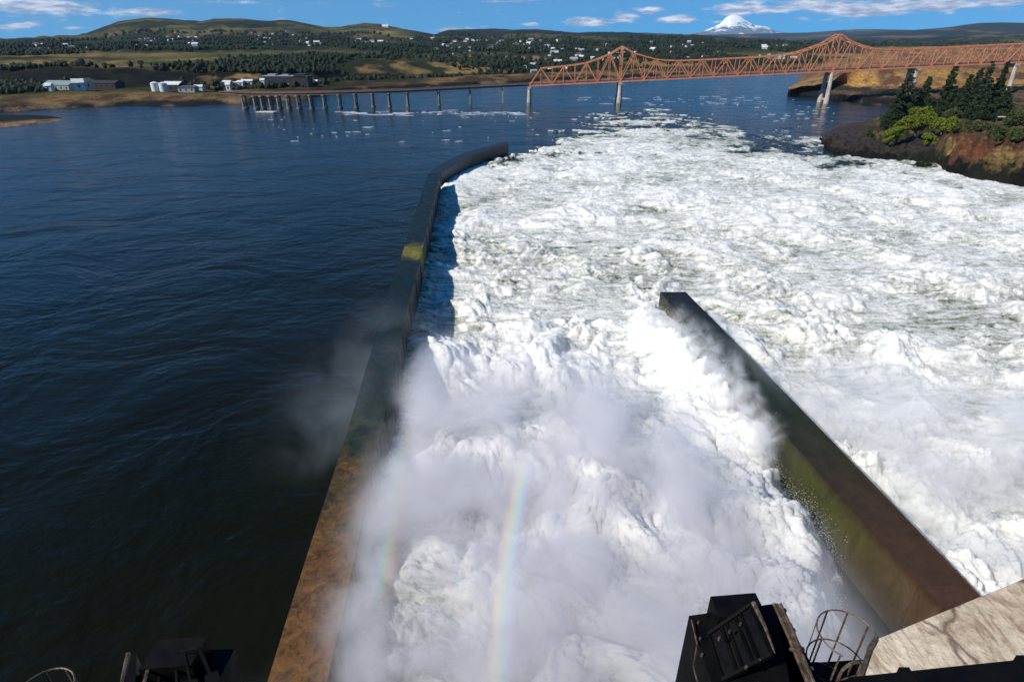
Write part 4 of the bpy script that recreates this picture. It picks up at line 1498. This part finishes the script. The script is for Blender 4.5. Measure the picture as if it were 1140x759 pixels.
def tree(name, p, hgt, rad, kind, label, group, seed, mat=None, slim=1.0, cat='tree'):
    r = random.Random(seed)
    root = empty(name, p, label, cat, group)
    tm = MB()
    cs, rs = [], []
    if kind == 'conifer':
        lean = (r.uniform(-.4, .4), r.uniform(-.4, .4))
        tm.tube([(0, 0, -1), (lean[0] * .3, lean[1] * .3, hgt * .4), (lean[0], lean[1], hgt * .97)], [hgt * .018 + .1, hgt * .012, .05], 7)
        z = hgt * .10
        while z < hgt * .97:
            f = z / hgt
            env = rad * 1.25 * (1 - f) ** .62 * (.6 + .6 * r.random())
            k = max(2, int(6 * (1 - f) + 2))
            a0 = r.uniform(0, 6.28)
            for j in range(k):
                a = a0 + 6.28 * j / k + r.uniform(-.4, .4)
                rr = env * r.uniform(.6, 1.15)
                if r.random() < .12: continue
                tip = (lean[0] * f + rr * math.cos(a), lean[1] * f + rr * math.sin(a), z - rr * .10)
                tm.tube([(lean[0] * f, lean[1] * f, z), tip], [.09, .03], 4)
                for q in (.4, .7, .95):
                    cs.append((lean[0] * f + rr * q * math.cos(a), lean[1] * f + rr * q * math.sin(a), z - rr * .1 * q))
                    rs.append(max(.75, rad * .30 * (1.25 - f) * slim))
            z += hgt * r.uniform(.035, .055)
        nl = int(4500 + hgt * 330)
        size = .36
    else:
        tm.tube([(0, 0, -1), (.2, .1, hgt * .3), (-.1, .3, hgt * .75)], [hgt * .04 + .05, hgt * .03, .05], 7)
        for j in range(22):
            a, e = r.uniform(0, 6.28), r.uniform(-.1, 1.3)
            rr = r.uniform(.45, .95)
            c = (rad * rr * math.cos(a) * math.cos(e), rad * rr * math.sin(a) * math.cos(e), hgt * .28 + hgt * .55 * rr * math.sin(e))
            cs.append(c)
            rs.append(rad * r.uniform(.28, .45))
            tm.tube([(0, 0, hgt * .15), (c[0] * .5, c[1] * .5, c[2] * .7), c], [.16, .1, .04], 5)
        nl = int(4200 * (rad / 4) ** 1.3) + 1500
        size = .34
    tm.build('trunk', M_bark, root)
    V, Fc = leaf_cloud(cs, rs, nl, size, seed)
    mesh_obj('crown', V.tolist(), [tuple(f) for f in Fc.tolist()], mat or M_con, root)
    return root


# px, base distance, top y in the photo, radius, label
conifers = [
    (1010, 352, 73, 6.8, 'tallest dark conifer at the left end of the headland grove'),
    (998, 345, 92, 4.6, 'shorter dark conifer on the water side of the left headland grove'),
    (1028, 360, 84, 5.2, 'dark broad conifer just right of the tallest one on the left of the grove'),
    (1056, 356, 70, 4.8, 'slim dark conifer left of the gap filled with dry grass on the headland'),
    (1072, 350, 82, 5.0, 'broad dark conifer in the middle of the right hand grove'),
    (1083, 362, 74, 4.2, 'dark conifer behind the middle of the right hand grove'),
    (1096, 346, 67, 4.0, 'slender pointed conifer rising highest in the right hand grove'),
    (1108, 352, 80, 5.0, 'wide dark conifer under the pointed one on the right of the grove'),
    (1114, 362, 66, 3.2, 'thin pointed conifer at the right edge of the grove'),
    (1092, 330, 92, 5.2, 'low dark conifer in front of the right hand grove'),
    (1066, 336, 96, 4.4, 'squat dark conifer in front left of the right hand grove'),
    (1113, 325, 96, 4.6, 'low bushy conifer in front of the thin pointed one'),
]
for i, (px, D, ty, rad, lb) in enumerate(conifers):
    b = head_point(px, D)
    tz = at_d(px, ty, b.y).z
    b.x = at_d(px, ty + 30, b.y).x
    tree('conifer_tree', b, max(6, tz - b.z), rad, 'conifer', lb, 'dark conifers on the headland', 100 + i)
bushes = [
    (1025, 300, 113, 6.6, M_bush, 'large bright green rounded bush before the dark conifers'),
    (1002, 296, 129, 4.2, M_bush, 'bright green bush left of and below the large rounded one'),
    (1050, 290, 128, 5.0, M_bush, 'bright green bush right of the large rounded one'),
    (990, 290, 140, 2.6, M_bush, 'small yellow green bush at the left foot of the headland'),
    (1035, 278, 146, 3.4, M_bush, 'low bright bush in front of the large rounded one near the cliff'),
    (1066, 285, 140, 3.2, M_shrub, 'dull olive shrub on the rust coloured cliff edge'),
    (1112, 272, 138, 4.6, M_shrub, 'dull green shrub on top of the cliff at the right'),
    (1132, 262, 142, 4.2, M_shrub, 'dull green shrub at the right edge of the picture'),
    (1090, 284, 133, 3.6, M_shrub, 'dark shrub between the cliff edge and the conifers'),
    (1100, 250, 168, 2.0, M_shrub, 'small shrub clinging to the face of the rust coloured cliff'),
    (1058, 310, 118, 4.0, M_shrub, 'olive shrub under the squat conifer'),
    (1130, 300, 122, 4.8, M_shrub, 'dark shrub under the pale guard rail at the right'),
    (965, 320, 141, 1.8, M_shrub, 'small dark shrub on the low purple brown rock'),
]
for i, (px, D, ty, rad, mt, lb) in enumerate(bushes):
    b = head_point(px, D)
    tz = at_d(px, ty, b.y).z
    b.x = at_d(px, ty + 15, b.y).x
    tree('bush', b, max(2.5, tz - b.z + .5), rad, 'bush', lb, 'bushes on the headland', 300 + i, mt, cat='bush')
# pale guard rail on the headland
root = empty('guard_rail', head_point(1125, 318), 'pale guard rail beside the track at the right edge', 'guard rail')
m = MB()
m.bar((-7, 0, 2.2), (22, -3, 2.2), .15, .5)
m.build('rail', M_white, root)
for i in range(6):
    t = i / 5
    m = MB()
    m.bar((-7 + 29 * t, -3 * t + .15, -.5), (-7 + 29 * t, -3 * t + .15, 2.3), .18, .18)
    m.build('post', M_bark, root)

# ------------------------------------------------------------------ dam: deck, parapet, piers
dam = empty('spillway_dam', (0, -8, 0), 'concrete spillway dam with a road deck and parapet under the viewpoint', 'dam')
m = MB()
m.box((-160, -30, -5), (160, -3.0, 40))
seat(m.build('dam_wall', M_conc), dam)
m = MB()
m.box((-160, -30, 47.2), (160, -.25, 48.2))
seat(m.build('deck', M_conc), dam)
m = MB()
m.box((-160, -.55, 48.203), (160, -.25, 49.0))
seat(m.build('parapet', M_conc), dam)
# dark steel beam along the near end of the pier, with bolt heads standing proud
bm0, bm1 = at(945, 779, 46.0), at(1300, 741, 46.0)
m = MB()
m.bar(bm0 + Vector((0, -.20, 0)), bm1 + Vector((0, -.20, 0)), .5, .35)
seat(m.build('steel_beam', M_black), dam)
for f_ in (.16, .52):
    c_ = bm0.lerp(bm1, f_)
    m = MB()
    m.box((c_.x - .035, c_.y - .1, 46.0), (c_.x + .035, c_.y + .075, 46.185))
    seat(m.build('bolt_head', M_black), dam)


def pier(poly, z, label):
    m = MB()
    m.prism(poly, -5, z)
    return seat(m.build('pier', M_conc), dam)


A, B, Cc = at(977, 711, 41.5), at(1140, 644, 41.5), at(953, 760, 41.5)
AB = (B - A)
B2 = A + AB * 3.2
pier([(Cc.x - .35, -3.2), (Cc.x, Cc.y), (A.x, A.y), (B2.x, B2.y), (B2.x + 1, -3.2)], 41.5, None)

# gate hoists ---------------------------------------------------------------------
def seat_at(m, name, mat, root):
    return seat(m.build(name, mat), root)


def ribbon_box(m, pts, z0, z1):
    m.prism([(p[0], p[1]) for p in pts], z0, z1)


Z = 41.0
P_ = lambda px, py, z=Z: at(px, py, z)
hr = empty('gate_hoist', P_(820, 740, 38), 'large black gate hoist housing with framed hatch and worn rails beside the caged ladder', 'gate hoist', 'gate hoists along the dam')
a, b = P_(767, 685), P_(866, 671)
m = MB()
m.prism([(a.x, a.y), (b.x, b.y), (b.x + .25, 3.5), (a.x + .1, 3.5)], 34, Z)
seat_at(m, 'housing', M_black, hr)
a, b = P_(791, 663.5, 41.35), P_(841, 659.5, 41.35)
m = MB()
m.prism([(a.x, a.y), (b.x, b.y), (b.x + .02, b.y - .42), (a.x + .02, a.y - .42)], 40, 41.35)
seat_at(m, 'head_box', M_black, hr)
# framed curved hatch, leaning on the housing
q = [P_(788, 706, 41.05), P_(836, 673, 41.6), P_(860, 728, 41.6), P_(804, 757, 41.05)]
m = MB()
for i in range(4):
    m.bar(q[i], q[(i + 1) % 4], .05, .07)
for t in (.3, .42, .62, .74):
    m.bar(q[0].lerp(q[1], t), q[3].lerp(q[2], t), .035, .05)
seat_at(m, 'hatch_frame', M_black, hr)
m = MB()
m.raw([q[0] + Vector((0, 0, -.03)), q[1] + Vector((0, 0, -.03)), q[2] + Vector((0, 0, -.03)), q[3] + Vector((0, 0, -.03)), q[0] + Vector((0, 0, -.09)), q[1] + Vector((0, 0, -.09)), q[2] + Vector((0, 0, -.09)), q[3] + Vector((0, 0, -.09))],
      [(0, 3, 2, 1), (4, 5, 6, 7), (0, 1, 5, 4), (1, 2, 6, 5), (2, 3, 7, 6), (3, 0, 4, 7)])
seat_at(m, 'hatch_panel', M_black, hr)
m = MB()
m.tube([q[1] + Vector((.03, 0, .05)), q[1].lerp(q[2], .5) + Vector((.05, 0, .05)), q[2] + Vector((.03, 0, .03))], [.045, .03, .012], 6)
seat_at(m, 'lit_edge', M_worn, hr)  # pale tube standing in for sunlight caught on the hatch's right edge
for (px, py) in ((800, 712), (812, 704), (824, 696), (847, 690), (853, 706), (846, 736), (830, 744), (777, 694), (779, 712), (781, 730)):
    m = MB()
    c_ = P_(px, py, 41.0 if px < 790 else 41.45)
    m.tube([c_, c_ + Vector((0, 0, .06))], .022, 6)
    seat_at(m, 'bolt', M_worn, hr)
m = MB()
m.tube([P_(770, 690, 41.1), P_(776, 716, 41.05), P_(772, 742, 41.1), P_(779, 768, 41.1)], .014, 5)
seat_at(m, 'cable', M_worn, hr)
# rail pair and side cheek
a = [P_(868, 667, 41.3), P_(878, 672, 41.3), P_(886, 681, 41.3), P_(925, 775, 41.3), P_(890, 775, 41.3)]
m = MB()
m.prism([(p.x, p.y) for p in a], 36, 41.0)
seat_at(m, 'side_cheek', M_black, hr)
for dx, rr in ((0, .035), (7, .03), (3.5, .02)):
    m = MB()
    m.tube([P_(862 + dx, 672, 41.25), P_(878 + dx, 708, 41.25), P_(893 + dx, 745, 41.25), P_(904 + dx, 772, 41.25)], rr, 6)
    seat_at(m, 'rail', M_worn, hr)
m = MB()
for (px, py) in ((866, 680), (876, 702), (886, 723), (896, 745)):
    m.bar(P_(px - 3, py, 41.2), P_(px + 9, py - 1, 41.2), .05, .05)
m.tube([P_(880, 722, 41.3), P_(892, 724, 41.45)], .03, 6)
seat_at(m, 'rail_brackets', M_worn, hr)


def ladder_cage(cx_, cy_, z, r, a_open, depth, root_label, hoops, plat):
    c = at(cx_, cy_, z)
    root = empty('ladder_cage', (c.x, c.y, z - depth), root_label, 'ladder', 'caged ladders down the dam')
    ang = [a_open + math.radians(55) + i * math.radians(250) / 6 for i in range(7)]
    arc = [a_open + math.radians(50) + i * math.radians(260) / 24 for i in range(25)]
    for hz in hoops:
        m = MB()
        m.tube([(c.x + r * math.cos(t), c.y + r * math.sin(t), z - hz) for t in arc], .013, 6)
        seat_at(m, 'hoop', M_worn, root)
    for t in ang:
        m = MB()
        m.bar((c.x + r * math.cos(t), c.y + r * math.sin(t), z), (c.x + r * math.cos(t) * .98, c.y + r * math.sin(t) * .98, z - depth), .028, .014)
        seat_at(m, 'cage_strap', M_worn, root)
    # ladder: two stiles joined by a round handle loop, rungs
    u = Vector((math.cos(a_open), math.sin(a_open), 0))
    sd = Vector((-u.y, u.x, 0))
    base = Vector((c.x, c.y, 0)) + u * r * .55
    m = MB()
    loop = [base - sd * .2 + Vector((0, 0, z - depth)), base - sd * .2 + Vector((0, 0, z - .55))]
    for i in range(1, 8):
        t = math.pi * i / 8
        loop.append(base - sd * .2 * math.cos(t) + Vector((0, 0, z - .55 + .2 * math.sin(t))))
    loop += [base + sd * .2 + Vector((0, 0, z - .55)), base + sd * .2 + Vector((0, 0, z - depth))]
    m.tube(loop, .026, 7)
    seat_at(m, 'ladder_stiles', M_worn, root)
    zz = z - .75
    while zz > z - depth:
        m = MB()
        m.tube([base - sd * .2 + Vector((0, 0, zz)), base + sd * .2 + Vector((0, 0, zz))], .014, 5)
        seat_at(m, 'rung', M_worn, root)
        zz -= .28
    m = MB()
    m.prism(plat, z - depth - 3, z - depth + .02)
    seat_at(m, 'platform', M_black, root)
    return root


c0 = at(941, 706, 41.4)
pl = [at(903, 738, 39.6), at(968, 734, 39.6), at(985, 790, 39.6), at(896, 790, 39.6)]
ladder_cage(944, 706, 41.4, .46, math.radians(-75), 1.8, 'steel caged ladder with hoops between the black hoist and the concrete pier', (0, .75, 1.4), [(p.x, p.y) for p in pl])
m = MB()
e0, e1, e2 = at(975, 711, 41.5), at(968, 722, 41.53), at(958, 752, 41.53)
arm = bpy.data.objects['ladder_cage']
m.bar(e0, e1, .07, .05); m.bar(e1, e2, .06, .05)
seat_at(m, 'pier_bracket', M_worn, arm)

hl = empty('gate_hoist', P_(200, 760, 38), 'smaller looking black gate hoist housing at the bottom left above the dark water', 'gate hoist', 'gate hoists along the dam')
a, b = P_(172, 724), P_(261, 722)
m = MB()
m.prism([(a.x, a.y), (b.x, b.y), (b.x - .1, 3.5), (a.x - .2, 3.5)], 34, Z)
seat_at(m, 'housing', M_black, hl)
a, b = P_(175.5, 712, 41.35), P_(231, 707.5, 41.35)
m = MB()
m.prism([(a.x, a.y), (b.x, b.y), (b.x - .03, b.y - .5), (a.x - .03, a.y - .5)], 40, 41.35)
seat_at(m, 'head_box', M_black, hl)
m = MB()
m.prism([(p.x, p.y) for p in (P_(136, 727, 41.2), P_(150, 724, 41.2), P_(147, 790, 41.2), P_(122, 790, 41.2))], 36, 41.1)
seat_at(m, 'side_cheek', M_black, hl)
for pts_ in ([(143, 727), (139, 745), (134, 775)], [(171, 725), (166, 742), (157, 775)]):
    m = MB()
    m.tube([P_(x, y, 41.3) for x, y in pts_], .035, 6)
    seat_at(m, 'rail', M_worn, hl)
q = [P_(180, 730, 41.1), P_(222, 722, 41.5), P_(240, 765, 41.5), P_(176, 775, 41.1)]
m = MB()
for i in range(4):
    m.bar(q[i], q[(i + 1) % 4], .05, .07)
for t in (.35, .6):
    m.bar(q[0].lerp(q[1], t), q[3].lerp(q[2], t), .035, .05)
seat_at(m, 'hatch_frame', M_black, hl)
pl = [at(10, 800, 39.6), at(80, 800, 39.6), at(70, 770, 39.6), at(10, 770, 39.6)]
ladder_cage(47, 772, 41.4, .40, math.radians(-100), 1.8, 'steel caged ladder top barely showing in the bottom left corner', (0, .75), [(p.x, p.y) for p in pl])

# ------------------------------------------------------------------ air
m = MB()
m.box((-42000, -60, -14), (42000, 34000, 2600))
hm_ = bpy.data.materials.new('haze')
hm_.use_nodes = True
t = NT(hm_.node_tree)
t.n.remove(t.n['Principled BSDF'])
pv = t.new('ShaderNodeVolumePrincipled')
pv.inputs['Color'].default_value = (0.50, 0.72, 1.0, 1)
pv.inputs['Density'].default_value = 1.7e-5
pv.inputs['Anisotropy'].default_value = 0.0
t.l.new(pv.outputs[0], t.n['Material Output'].inputs['Volume'])
hz = m.build('haze', hm_)
tag(hz, 'thin blue air over the far hills', 'haze', None, 'stuff')
